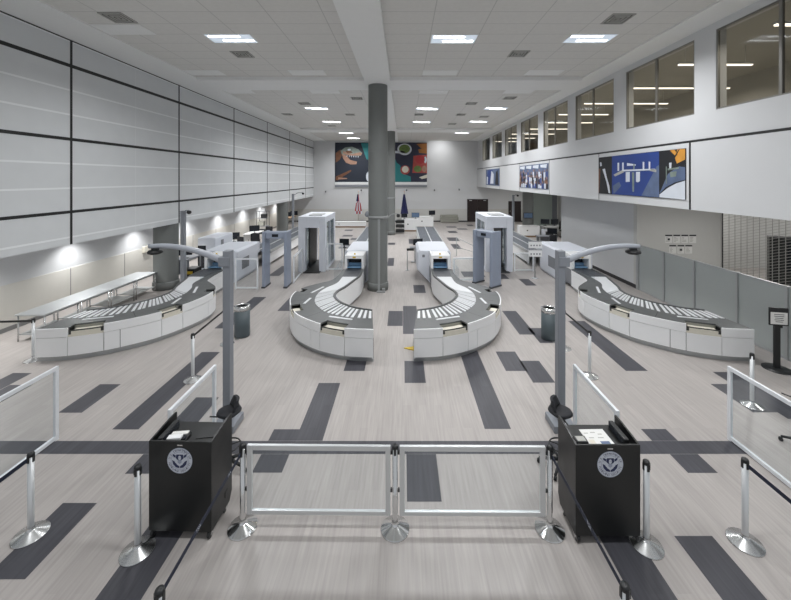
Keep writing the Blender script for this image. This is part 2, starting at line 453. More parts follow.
def walls():
    # left: panelled upper wall that overhangs a lower wall set back
    mb = MB(); mb.box(XL - .2, XL, 0, YB, 2.48, ZC)
    struct('wall_left', mb, 'panel_wall', 'upper left wall of large pale panels with black joints', 'wall')
    n = 20
    for z, w in ((3.33, .075), (5.23, .08), (7.15, .09)):
        n += 1
        struct('trim_%d' % n, MB().box(XL - .01, XL + .006, 0, YB, z - w / 2, z + w / 2), 'blacktrim', {3.33: 'lowest', 5.23: 'middle', 7.15: 'uppermost'}[z] + ' black horizontal joint of the left panelled wall', 'wall joint')
    n += 1
    struct('trim_%d' % n, MB().box(XL - .01, XL + .006, 0, YB, ZC - .03, ZC + .002), 'blacktrim', 'thin black line where left panelled wall meets ceiling', 'wall joint')
    words = ['nearest', 'second', 'third', 'fourth', 'fifth', 'farthest']
    for k in range(6):
        y = 9.49 + 4.57 * k; n += 1
        struct('trim_%d' % n, MB().box(XL - .01, XL + .007, y - .032, y + .032, 2.48, ZC), 'blacktrim', words[k] + ' black vertical joint of the left panelled wall', 'wall joint')
    mb = MB(); mb.box(-11.1, -10.9, 1, YB, 1.28, 2.55); mb.m(1).box(-11.1, -10.88, 1, YB, 0.0, 1.28)
    mb.m(2)
    for k in range(11):
        y = 4.95 + 2.3 * k; mb.box(-10.885, -10.876, y - .012, y + .012, .1, 1.28)
    struct('wall_left_lower', mb, ['white_wall', 'beige_wall', 'greybase'], 'recessed lower left wall, white above a beige wainscot', 'wall')
    struct('baseboard_left', MB().box(-10.88, -10.86, 1, YB, 0, .12), 'greybase', 'grey baseboard of the lower left wall', 'baseboard')
    struct('ceiling_left', MB().box(-11.1, XL - .2, 1, YB, 2.52, 2.6), 'white_wall', 'low soffit under the left panelled wall', 'ceiling')
    # back
    mb = MB(); mb.box(-11.1, 14, YB, YB + .2, 0, 7.95); mb.m(1).box(-11.1, 14, YB - .012, YB, .12, 1.25)
    struct('wall_back', mb, ['white_wall', 'grey_wall'], 'white back wall of the hall with grey wainscot', 'wall')
    struct('baseboard_back', MB().box(-11.1, 14, YB - .035, YB - .013, 0, .12), 'darkbase', 'dark baseboard along the back wall', 'baseboard')
    # right upper wall with the row of windows
    ends = [(5.55, 8.40), (9.02, 11.79), (12.47, 15.25), (15.96, 18.73), (19.47, 22.3), (23.1, 25.8), (26.6, 29.4), (30.3, 33.06)]
    mb = MB(); zb, zt = 5.80, 7.66
    mb.box(XR, XR + .25, 0, YB, ZF1, zb); mb.box(XR, XR + .25, 0, YB, zt, 7.9)
    last = 0
    for a, b in ends:
        mb.box(XR, XR + .25, last, a, zb, zt); last = b
    mb.box(XR, XR + .25, last, YB, zb, zt)
    struct('wall_right', mb, 'white_wall', 'white upper right wall pierced by a row of windows', 'wall')
    ww = ['nearest', 'second', 'third', 'fourth', 'fifth', 'sixth', 'seventh', 'farthest']
    for i, (a, b) in enumerate(ends):
        root = thing('window_%d' % (i + 1), ww[i] + ' high window in the white right wall', 'window', (XR + .04, (a + b) / 2, zb))
        root['kind'] = 'structure'
        hw = (b - a) / 2; t = .035; hh = zt - zb
        f = MB(); f.box(-.03, .03, -hw, -hw + t, 0, hh); f.box(-.03, .03, hw - t, hw, 0, hh)
        f.box(-.03, .03, -hw + t, hw - t, 0, t); f.box(-.03, .03, -hw + t, hw - t, hh - t, hh)
        f.build('window_frame', 'winframe', root)
        MB().box(-.03, .03, -.03, .03, t, hh - t).build('mullion', 'winframe', root)
        for s in (-1, 1):
            MB().box(-.004, .004, min(s * .03, s * (hw - t)), max(s * .03, s * (hw - t)), t, hh - t).build('window_pane', 'winglass', root)
    # corridor behind the windows
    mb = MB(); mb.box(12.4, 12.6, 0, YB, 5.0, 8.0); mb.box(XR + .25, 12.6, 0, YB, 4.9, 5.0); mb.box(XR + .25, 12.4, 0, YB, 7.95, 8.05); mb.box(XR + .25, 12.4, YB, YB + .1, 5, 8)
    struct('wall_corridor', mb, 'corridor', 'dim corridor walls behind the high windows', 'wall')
    # white band with panels
    mb = MB(); mb.box(7.2, 7.45, 0, YB, ZF0, ZF1 - .06)
    struct('wall_right_band', mb, 'white_wall', 'white panelled band under the high windows on the right', 'wall')
    n = 40
    struct('trim_%d' % n, MB().box(7.22, 7.4, 0, YB, ZF1 - .06, ZF1), 'blacktrim', 'black horizontal groove above the white right band', 'wall joint')
    for k, y in enumerate((4.6, 9.08, 13.3, 17.8, 22.4, 26.9, 31.4)):
        n += 1
        w = .05 if k < 2 else .02
        struct('trim_%d' % n, MB().box(7.192, 7.21, y - w / 2, y + w / 2, ZF0, ZF1 - .06), 'blacktrim', ['near edge', 'nearest', 'second', 'third', 'fourth', 'fifth', 'farthest'][k] + ' vertical joint of the white right band', 'wall joint')
    # right lower walls
    mb = MB(); mb.box(8.92, 9.15, 14.0, 20.4, 0, ZF0)
    struct('wall_right_lower', mb, 'white_wall', 'white lower right wall behind the far counter lane', 'wall')
    struct('baseboard_right', MB().box(8.895, 8.92, 13.8, 20.4, 0, .14), 'darkbase', 'black baseboard of the lower right wall', 'baseboard')
    mb = MB(); mb.box(8.92, 12.15, 13.8, 14.0, 0, ZF0)
    struct('wall_notice', mb, 'grey_wall', 'grey wall carrying seven notices behind the frosted partition', 'wall')
    struct('ceiling_right', MB().box(7.45, 22, 1, YB, ZF0, ZF0 + .1), 'white_wall', 'low soffit under the right band', 'ceiling')
    mb = MB(); mb.box(12.15, 22, 17.0, 17.2, 0, ZF0)
    mb.box(12.15, 12.3, 14.0, 17.0, 0, ZF0)
    struct('wall_shop', mb, 'grey_wall', 'grey wall seen through the security grille', 'wall')
    mb = MB(); mb.box(12.6, 12.75, 20.4, YB, 0, ZF0)
    struct('wall_alcove', mb, 'grey_wall', 'grey side wall of the office alcove', 'wall')
    mb = MB(); mb.box(9.15, 12.6, 20.2, 20.4, 0, ZF0)
    struct('wall_alcove_near', mb, 'grey_wall', 'return wall behind the lower right wall', 'wall')
walls()

def column(x, y, r, z1, label, collar=None, seam=None):
    t = thing('column', label, 'column', (x, y, 0), group=None)
    mb = MB(); mb.lathe([(r, 0), (r, z1)], seg=40); mb.build('shaft', 'column', t)
    MB().lathe([(r + .005, 0), (r + .03, 0), (r + .03, .26), (r + .004, .30), (r + .004, 0)], seg=40).build('base_ring', 'column', t)
    if collar: MB().lathe([(r + .002, collar - .05), (r + .022, collar - .05), (r + .022, collar + .05), (r + .002, collar + .05), (r + .002, collar - .05)], seg=40).build('collar', 'conduit', t)
    if seam: MB().lathe([(r + .001, seam - .012), (r + .006, seam - .012), (r + .006, seam + .012), (r + .001, seam + .012), (r + .001, seam - .012)], seg=40).build('joint_ring', 'column', t)
    return t
c0 = column(-.955, 13.8, .365, 7.742, 'tall grey round column in the middle, nearest and widest', 2.75, 5.2)
MB().box(.02, .10, -.415, -.362, .05, 2.7).build('conduit', 'conduit', c0)
b = MB(); b.box(-.02, .30, -.50, -.37, 0, .05, .01); b.box(.18, .28, -.44, -.36, .05, .14, .01); b.build('conduit_foot', 'conduit', c0)
b = MB(); b.tube([(.2, -.33, 2.68), (.36, -.4, 2.72), (.5, -.42, 2.86), (.62, -.42, 2.9), (.78, -.42, 2.9)], .018, 8)
b.build('bracket_arm', 'conduit', c0)
b = MB(); b.lathe([(0, .06), (.05, .06), (.07, .0), (.06, -.05), (0, -.07)], (.78, -.42, 2.83), 14); b.build('dome_camera', 'black', c0)
b = MB(); b.lathe([(0, .14), (.06, .1), (.10, 0), (.06, -.08), (0, -.1)], (-.40, -.12, 2.84), 14); b.build('dome_camera', 'postgrey', c0)
column(-.955, 27.2, .365, 7.742, 'grey round column farther back, half hidden behind the nearest one', 2.75)
cl = column(-9.13, 13.95, .42, 2.50, 'short grey column under the left panelled wall, beside the steel tables')
column(-9.13, 27.4, .42, 2.50, 'grey column under the far end of the left panelled wall')
column(9.46, 27.4, .40, 3.42, 'grey column beside the office alcove on the right')

# doors at the back
def door(n, x0, x1, z1, label, double):
    r = thing('door_%d' % n, label, 'door', ((x0 + x1) / 2, YB - .015, 0)); r['kind'] = 'structure'
    w = (x1 - x0) / 2
    f = MB(); f.box(-w - .06, -w, -.05, 0, 0, z1 + .06); f.box(w, w + .06, -.05, 0, 0, z1 + .06); f.box(-w, w, -.05, 0, z1, z1 + .06)
    f.build('door_frame', 'brown', r)
    if double:
        for s in (-1, 1):
            l = MB().box(min(s * .006, s * w), max(s * .006, s * w), -.04, 0, .01, z1).build('door_leaf', 'brown', r)
            MB().box(s * .08 - .02, s * .08 + .02, -.07, -.04, .95, 1.1).build('handle', 'steel', l)
        for s in (-1, 1): MB().box(s * w * .72 - .12, s * w * .72 + .12, -.075, -.04, z1 - .1, z1 - .04).build('door_closer', 'alu', r)
    else:
        l = MB().box(-w, w, -.04, 0, .01, z1).build('door_leaf', 'brown', r)
        MB().box(-w + .08, -w + .12, -.07, -.04, .95, 1.1).build('handle', 'steel', l)
door(1, 6.3, 8.2, 2.15, 'dark brown double door in the back wall', True)
door(2, 10.3, 11.4, 1.95, 'dark brown single door in the back wall right of the double door', False)

# ------------------------------------------------------------------ ceiling fixtures
ordw = ['nearest', 'second', 'third', 'fourth', 'fifth', 'sixth']
def fixture(px0, px1, py0, py1, lit, label, n_lamps=2):
    rz = ZC + .04
    yc = F * (rz - H) / (VY - (py0 + py1) / 2)
    xc = ((px0 + px1) / 2 - VX) * yc / F
    grp = 'lit ceiling lights' if lit else 'unlit ceiling lights'
    t = thing('ceiling_light', label, 'ceiling light', (xc, yc, 7.872), 0, grp)
    w, d = .60, .30
    f = MB(); f.box(-w, w, -d, -d + .02, -.012, 0); f.box(-w, w, d - .02, d, -.012, 0); f.box(-w, -w + .02, -d + .02, d - .02, -.012, 0); f.box(w - .02, w, -d + .02, d - .02, -.012, 0)
    f.build('frame', 'lens', t)
    if lit:
        MB().box(-w + .02, w - .02, -d + .02, d - .02, -.004, 0).build('reflector', 'reflector', t)
        for s in (-.14, .14):
            b = MB(); c = .13 if s > 0 else -.13; b.box(c - .40, c + .40, s - .045, s + .045, -.010, -.004)
            b.build('lamp', 'lamp', t)
        for k in range(3):
            pass
        la = bpy.data.lights.new('ceiling_glow', 'AREA'); la.shape = 'RECTANGLE'; la.size = 1.2; la.size_y = .6
        la.energy = LIGHT; la.spread = math.radians(150); la.color = (.975, .985, 1)
        lo = bpy.data.objects.new('ceiling_glow', la); COL.objects.link(lo); lo.location = (xc, yc, 7.84)
    else:
        MB().box(-w + .02, w - .02, -d + .02, d - .02, -.006, 0).build('lens', 'lens', t)
LIGHT = 140
lit = [(205, 258, 34, 43, 'left of the middle beam in the nearest row'), (430, 477, 34, 44, 'just right of the middle beam in the nearest row'), (562, 617, 34, 43, 'near the high windows in the nearest row'),
       (304, 329, 106.8, 110, 'just beyond the nearer cross beam on the left'), (415, 439.4, 107, 110.6, 'just beyond the nearer cross beam, right of the column'), (483, 508.5, 107, 110, 'just beyond the nearer cross beam towards the windows'),
       (322, 341.6, 120.7, 123, 'second beyond the nearer cross beam on the left'), (412, 431, 121, 123, 'second beyond the nearer cross beam, right of the column'), (468.5, 488, 120.7, 122.8, 'second beyond the nearer cross beam towards the windows'),
       (338, 353.7, 132, 134, 'close to the back wall on the left'), (453, 471, 132, 134, 'close to the back wall towards the windows'), (346.6, 360, 137.4, 139, 'last before the back wall, above the left mural')]
for a in lit: fixture(*a[:4], True, 'lit recessed ceiling light ' + a[4])
unlit = [(95, 153, 25, 34, 'left of the nearest lit row, beside a vent'), (187, 223, 70, 75.5, 'before the nearer cross beam, at the left wall'), (290, 325, 70, 75.5, 'before the nearer cross beam, left of the middle beam'),
         (423, 457, 70, 75.5, 'before the nearer cross beam, right of the middle beam'), (526.7, 561, 69.8, 75.5, 'before the nearer cross beam, towards the windows'),
         (225, 253, 90, 93.5, 'right behind the nearer cross beam, at the left wall'), (311, 339, 90, 93.5, 'right behind the nearer cross beam, left of the middle beam'),
         (419, 448, 90, 94, 'right behind the nearer cross beam, right of the middle beam'), (504, 533, 90, 93.4, 'right behind the nearer cross beam, towards the windows')]
for a in unlit: fixture(*a[:4], False, 'unlit pale ceiling light panel ' + a[4])
vents = [(100, 136, 11.6, 23.5, 'nearest, close to the left wall'), (230, 255, 50.6, 58, 'just behind the nearest left lit light'), (607.7, 628, 15.6, 22, 'nearest one towards the windows'), (507, 530, 50.5, 57, 'behind the nearest row, right of the middle beam'),
         (298, 311, 102, 105, 'left, in front of a lit light beyond the cross beam'), (279.6, 295, 112.6, 116, 'leftmost of those beyond the nearer cross beam'), (353, 361, 97, 99.7, 'close to the column, left side'), (345, 355.5, 113.6, 115.6, 'left of the column, deeper in'),
         (465.5, 477, 102, 105, 'right of the column, in front of the lit row'), (505.7, 514, 97, 99, 'beyond the nearer cross beam near the windows'), (414, 424, 113.6, 115.6, 'right of the column between two lit lights'), (456, 466, 113.6, 115.6, 'middle right between the lit rows'), (448, 456, 123, 125, 'middle right, deeper than the second lit row'), (480, 488, 115.6, 117.6, 'between lit lights towards the windows'),
         (327, 337, 125, 126.6, 'left, behind the second lit row')]
for a in vents:
    yc = F * (ZC + .04 - H) / (VY - (a[2] + a[3]) / 2); xc = ((a[0] + a[1]) / 2 - VX) * yc / F
    t = thing('ceiling_vent', 'square grey ceiling vent ' + a[4], 'vent', (xc, yc, 7.872), 0, 'ceiling vents')
    w = .26
    MB().box(-w, w, -w, w, -.006, 0).build('backing', 'ventdark', t)
    for q in range(4):
        r = w - q * .075
        b = MB(); th = .036
        b.box(-r, r, -r, -r + th, -.02, -.006); b.box(-r, r, r - th, r, -.02, -.006); b.box(-r, -r + th, -r + th, r - th, -.02, -.006); b.box(r - th, r, -r + th, r - th, -.02, -.006)
        b.build('louvre_ring', 'vent', t)

# lamps of the same hall behind and above the viewpoint
for x, y in ((-4.4, 3.4), (1.3, 3.4), (4.7, 3.4)):
    la = bpy.data.lights.new('ceiling_glow', 'AREA'); la.shape = 'RECTANGLE'; la.size = 1.2; la.size_y = .6
    la.energy = LIGHT * .6; la.spread = math.radians(150); la.color = (.975, .985, 1)
    lo = bpy.data.objects.new('ceiling_glow', la); COL.objects.link(lo); lo.location = (x, y, 7.84)
# wall washers under the left overhang
for y in (5.6, 8.7, 11.8, 14.6, 18.1, 21.3, 24.6, 27.6, 30.8):
    la = bpy.data.lights.new('wall_washer', 'SPOT'); la.energy = 215; la.spot_size = math.radians(135); la.spot_blend = 1.0; la.shadow_soft_size = .04
    lo = bpy.data.objects.new('wall_washer', la); COL.objects.link(lo); lo.location = (-10.4, y, 2.50)
    lo.rotation_euler = (0, math.radians(-14), 0)
# accent lamp on the back wall
la = bpy.data.lights.new('accent_lamp', 'SPOT'); la.energy = 130; la.spot_size = math.radians(120); la.spot_blend = 1.0; la.shadow_soft_size = .08
lo = bpy.data.objects.new('accent_lamp', la); COL.objects.link(lo); lo.location = (3.6, 33.3, 7.55); lo.rotation_euler = (math.radians(58), 0, 0)

# recessed lamps of the low areas on the right
for x, y, e in ((10.6, 10.6, 60), (10.6, 6.5, 60), (14.5, 15.2, 42), (18.0, 15.2, 25), (10.8, 23.5, 60), (10.5, 31.5, 60)):
    la = bpy.data.lights.new('low_ceiling_lamp', 'AREA'); la.size = .6; la.energy = e; la.color = (1, .98, .95)
    lo = bpy.data.objects.new('low_ceiling_lamp', la); COL.objects.link(lo); lo.location = (x, y, 3.40)
# strip lights of the corridor behind the windows
for i in range(10):
    y = 7.55 + 2.65 * i
    x0 = (7.75, 7.75, 8.0, 7.75, 7.8, 7.75, 8.2, 7.75, 8.0, 7.75)[i]; ln = (2.4, 2.1, 3.6, 3.6, 2.5, 3.2, 2.5, 3.2, 2.5, 2.5)[i]
    t = thing('strip_light', '%s lit linear light hanging behind the high windows' % ['nearest', 'second', 'third', 'fourth', 'fifth', 'sixth', 'seventh', 'eighth', 'ninth', 'farthest'][i], 'strip light', (x0, y, 7.42), 0, 'strip lights behind the windows')
    MB().box(0, ln, -.04, .04, .0, .05).build('housing', 'alu', t)
    MB().box(.02, ln - .02, -.038, .038, -.03, -.001).build('lamp', 'strip', t)
    for x in (.2, ln - .2): MB().tube([(x, 0, .05), (x, 0, .53)], .006, 6).build('hanging_wire', 'alu', t)
    la = bpy.data.lights.new('strip_glow', 'AREA'); la.shape = 'RECTANGLE'; la.size = ln; la.size_y = .1; la.energy = 42; la.color = (1, .95, .87)
    lo = bpy.data.objects.new('strip_glow', la); COL.objects.link(lo); lo.location = (x0 + ln / 2, y, 7.38)
# ------------------------------------------------------------------ murals and pictures
def mural():
    t = thing('mural', 'wide printed mural high on the back wall, reptile head left, food bowls right', 'mural', (-2.1, YB - .02, 5.78))
    def P(px, py, d=0.0):
        k = (YB - .06 - d) / F
        return ((px - VX) * k + 2.1, -.04 - d, H + (VY - py) * k - 5.78)
    def panel(name, x0, x1, base):
        b = MB(); b.box(P(x0, 182)[0], P(x1, 182)[0], -.04, 0, P(0, 182)[2], P(0, 142.5)[2])
        return b, base
    S = 7.19
    def shp(b, mi, pts, d):
        b.m(mi).poly([P(330 + x / S, 130 + y / S, d) for x, y in pts])
    def oval(b, mi, cx, cy, rx, ry, d, n=22, a0=0, a1=2 * PI):
        shp(b, mi, [(cx + rx * math.cos(a0 + (a1 - a0) * k / n), cy + ry * math.sin(a0 + (a1 - a0) * k / n)) for k in range(n)], d)
    # left: reptile head with open jaw
    b, _ = panel('l', 335, 381, 'art_navy')
    shp(b, 1, [(222, 95), (330, 95), (330, 230), (262, 210)], .002)
    shp(b, 2, [(40, 165), (75, 140), (92, 170), (70, 215), (40, 235)], .002)
    shp(b, 3, [(75, 150), (110, 125), (160, 120), (205, 140), (232, 165), (222, 185), (160, 185), (110, 178), (85, 175)], .004)
    shp(b, 4, [(92, 170), (150, 185), (222, 183), (232, 168), (215, 160), (160, 172), (120, 160), (95, 150)], .006)
    shp(b, 4, [(85, 172), (120, 185), (145, 215), (195, 228), (190, 246), (150, 248), (115, 235), (95, 205)], .006)
    shp(b, 2, [(110, 150), (150, 150), (165, 165), (125, 168)], .008)
    oval(b, 5, 138, 142, 12, 7, .010)
    for k in range(6): shp(b, 5, [(120 + 16 * k, 183 + k), (126 + 16 * k, 183 + k), (122 + 16 * k, 196 + k)], .010)
    shp(b, 2, [(40, 335), (80, 318), (150, 285), (155, 296), (95, 335), (60, 360), (40, 362)], .002)
    shp(b, 4, [(60, 340), (120, 345), (125, 352), (58, 356)], .004)
    oval(b, 5, 285, 335, 26, 40, .004)
    b.build('mural_panel', ['art_navy', 'teal', 'art_rust', 'art_grey', 'art_tan', 'art_white'], t)
    # right: food
    b, _ = panel('r', 381, 427, 'art_plum')
    shp(b, 1, [(380, 205), (470, 210), (480, 235), (505, 255), (515, 290), (540, 320), (580, 335), (582, 372), (380, 372)], .002)
    oval(b, 2, 536, 139, 52, 42, .004); oval(b, 3, 536, 136, 40, 32, .006)
    shp(b, 2, [(466, 150), (530, 148), (545, 170), (470, 166)], .006)
    shp(b, 4, [(620, 100), (697, 96), (697, 170), (640, 165), (635, 140), (660, 135)], .004)
    shp(b, 5, [(600, 185), (697, 178), (697, 310), (592, 308)], .004)
    oval(b, 6, 648, 212, 34, 32, .006); oval(b, 3, 630, 280, 28, 24, .006); oval(b, 2, 685, 215, 10, 24, .006); oval(b, 8, 678, 280, 17, 24, .006)
    oval(b, 5, 540, 287, 34, 33, .006); oval(b, 7, 541, 283, 24, 24, .008)
    shp(b, 7, [(640, 340), (697, 320), (697, 345), (660, 352)], .004)
    b.build('mural_panel', ['art_plum', 'teal', 'art_white', 'art_green', 'art_orange', 'art_red', 'red', 'cream', 'art_tan'], t)
    MB().box(P(335, 0)[0], P(427, 0)[0], -.035, 0, P(0, 184.6)[2], P(0, 182)[2]).build('lower_border', 'white', t)
    k = (YB - .06) / F
    ld = tag(MB().box((335 - VX) * k, (427 - VX) * k, YB - .12, YB - .001, H + (VY - 187) * k, H + (VY - 185.2) * k).build('wall_ledge', 'postgrey'), 'thin dark grey rail on the back wall under the wide mural', 'rail')
mural()

def band_picture(name, y0, y1, label, draw, mats):
    t = thing(name, label, 'picture', (7.2, (y0 + y1) / 2, 3.66))
    yc = (y0 + y1) / 2
    b = MB(); b.box(-.025, 0, y0 - yc, y1 - yc, 0, 1.31)
    # canvas coordinates: u from the far end (0) to the near end (1), v upwards
    def P(u, v, d): return (-.026 - d, (y1 - yc) + (y0 - y1) * u, v * 1.31)
    draw(b, P)
    b.build('picture_panel', mats, t)
    MB().box(-.014, 0, y0 - yc - .0, y1 - yc, 1.312, 1.33).build('top_rail', 'alu', t)
S2 = 7.19
def iss(b, P):
    def q(px, py):
        x = 590 + px / S2; y = 140 + py / S2
        Y = F * 7.175 / (x - VX); z = H + (VY - y) * Y / F
        return (13.28 - Y) / (13.28 - 9.2), (z - 3.66) / 1.31
    def shp(mi, pts, d):
        b.m(mi).poly([P(*[min(max(c, 0), 1) for c in q(*p)], d) for p in pts])
    shp(1, [(158, 113), (497, 82), (497, 412), (158, 392)], .001)              # blue sea
    shp(2, [(370, 400), (480, 190), (497, 180), (497, 412)], .002)             # paler swirl
    shp(2, [(165, 330), (210, 300), (225, 330), (170, 395)], .002)
    shp(3, [(62, 205), (76, 205), (72, 300), (66, 380), (62, 380)], .002)      # red limb
    shp(4, [(90, 210), (108, 205), (122, 270), (140, 330), (146, 384), (134, 380), (118, 300)], .002)
    shp(4, [(72, 160), (82, 160), (86, 185), (74, 190)], .002)
    # station: long truss with arrays and modules
    shp(4, [(235, 214), (470, 206), (470, 216), (235, 226)], .004)
    shp(5, [(170, 250), (236, 214), (245, 232), (182, 262)], .004)
    shp(5, [(425, 206), (478, 212), (478, 232), (430, 222)], .004)
    for x in (205, 238, 386, 429):
        y = 214 - (x - 205) * .03
        shp(4, [(x - 6, y - 50 + (0 if x < 300 else -2)), (x + 6, y - 51), (x + 6, y + 8), (x - 6, y + 9)], .005)
    shp(4, [(258, 232), (288, 229), (287, 300), (258, 302)], .005)
    shp(4, [(332, 230), (361, 228), (360, 296), (346, 304), (332, 300)], .005)
    shp(6, [(303, 232), (320, 231), (318, 372), (307, 372)], .006)
    shp(4, [(267, 165), (330, 176), (330, 184), (267, 186)], .005)
    shp(6, [(313, 172), (322, 172), (322, 212), (313, 212)], .006)
    # right third: arrays over the limb of the planet
    shp(7, [(575, 75), (608, 70), (635, 110), (618, 118)], .003)
    shp(7, [(630, 66), (690, 63), (690, 140), (625, 170), (612, 130)], .003)
    shp(0, [(640, 64), (648, 64), (606, 140), (600, 132)], .004)
    shp(2, [(500, 385), (545, 340), (610, 305), (690, 285), (690, 195), (640, 190), (600, 215), (560, 245)], .002)
    shp(8, [(500, 392), (560, 345), (620, 312), (690, 292), (690, 430), (500, 412)], .003)
    shp(6, [(560, 205), (640, 195), (640, 207), (560, 218)], .005)
    shp(4, [(570, 165), (588, 162), (586, 205), (572, 205)], .005)
    shp(6, [(547, 190), (553, 190), (553, 315), (547, 315)], .005)
    shp(6, [(575, 230), (625, 225), (620, 262), (580, 268)], .005)
band_picture('space_picture', 9.2, 13.28, 'large picture of a space station over blue ocean, nearest on the white band', iss,
             ['art_black', 'art_blue', 'art_bluegrey', 'art_rust', 'art_white', 'vent', 'art_grey', 'art_gold', 'art_white'])
def crowd(b, P):
    rnd = random.Random(5)
    for row in range(3):
        for k in range(16):
            u = (k + .5 + rnd.uniform(-.2, .2)) / 16; v = .62 - row * .22 + rnd.uniform(-.05, .08); w = .022; d = .001 + row * .002
            b.m(rnd.choice((1, 2, 2, 3, 4, 5)))
            b.poly([P(u - w, max(v - .34, .02), d), P(u + w, max(v - .34, .02), d), P(u + w * 1.1, v, d), P(u - w * 1.1, v, d)])
            b.m(rnd.choice((6, 6, 5)))
            b.poly([P(u + .014 * math.cos(a * PI / 4), v + .055 + .06 * math.sin(a * PI / 4), d + .0008) for a in range(8)])
    b.m(2)
    for k in range(4): b.poly([P(.02 + .25 * k, .86, .001), P(.2 + .25 * k, .82, .001), P(.22 + .25 * k, .97, .001), P(.02 + .25 * k, .96, .001)])
band_picture('crowd_picture', 17.9, 22.25, 'picture of a crowd of people on the white band, second from the near end', crowd,
             ['art_bluegrey', 'art_black', 'art_white', 'art_blue', 'art_plum', 'art_rust', 'art_tan'])
def third(b, P):
    b.m(1).poly([P(.02, .1, .001), P(.3, .02, .001), P(.55, .98, .001), P(.2, .95, .001)])
    b.m(2).poly([P(.35, .1, .002), P(.6, .1, .002), P(.62, .7, .002), P(.45, .9, .002)])
    b.m(3).poly([P(.72, .05, .002), P(.95, .05, .002), P(.9, .9, .002), P(.78, .8, .002)])
    b.m(2).poly([P(.05, .05, .002), P(.15, .05, .002), P(.18, .5, .002), P(.07, .55, .002)])
band_picture('blue_picture', 27.0, 31.3, 'small looking blue and white picture at the far end of the white band', third, ['art_bluegrey', 'art_blue', 'art_white', 'art_black'])

# ------------------------------------------------------------------ inspection lanes
O_CT = [(-1.18, 8.24), (-.55, 8.31), (.09, 8.56), (.60, 8.94), (.94, 9.32), (1.23, 9.9), (1.39, 10.45), (1.42, 11.0), (1.25, 11.5), (.88, 11.93), (.56, 12.3), (.45, 12.9), (.43, 13.75)]
I_CT = [(-1.06, 9.47), (-.73, 9.6), (-.48, 9.75), (-.17, 10.05), (.04, 10.4), (.13, 10.72), (.11, 11.1), (-.04, 11.5), (-.23, 12.28), (-.36, 12.9), (-.36, 13.75)]
BR = [(-1.08, 8.89), (-.56, 8.96), (.03, 9.24), (.35, 9.6), (.6, 10.1), (.68, 10.77), (.56, 11.35), (.31, 11.9), (.25, 12.65)]
BL = [(-1.04, 9.38), (-.70, 9.49), (-.42, 9.66), (-.10, 9.98), (.12, 10.38), (.205, 10.72), (.175, 11.12), (.03, 11.52), (-.16, 12.28), (-.27, 12.65)]
ZT = .76
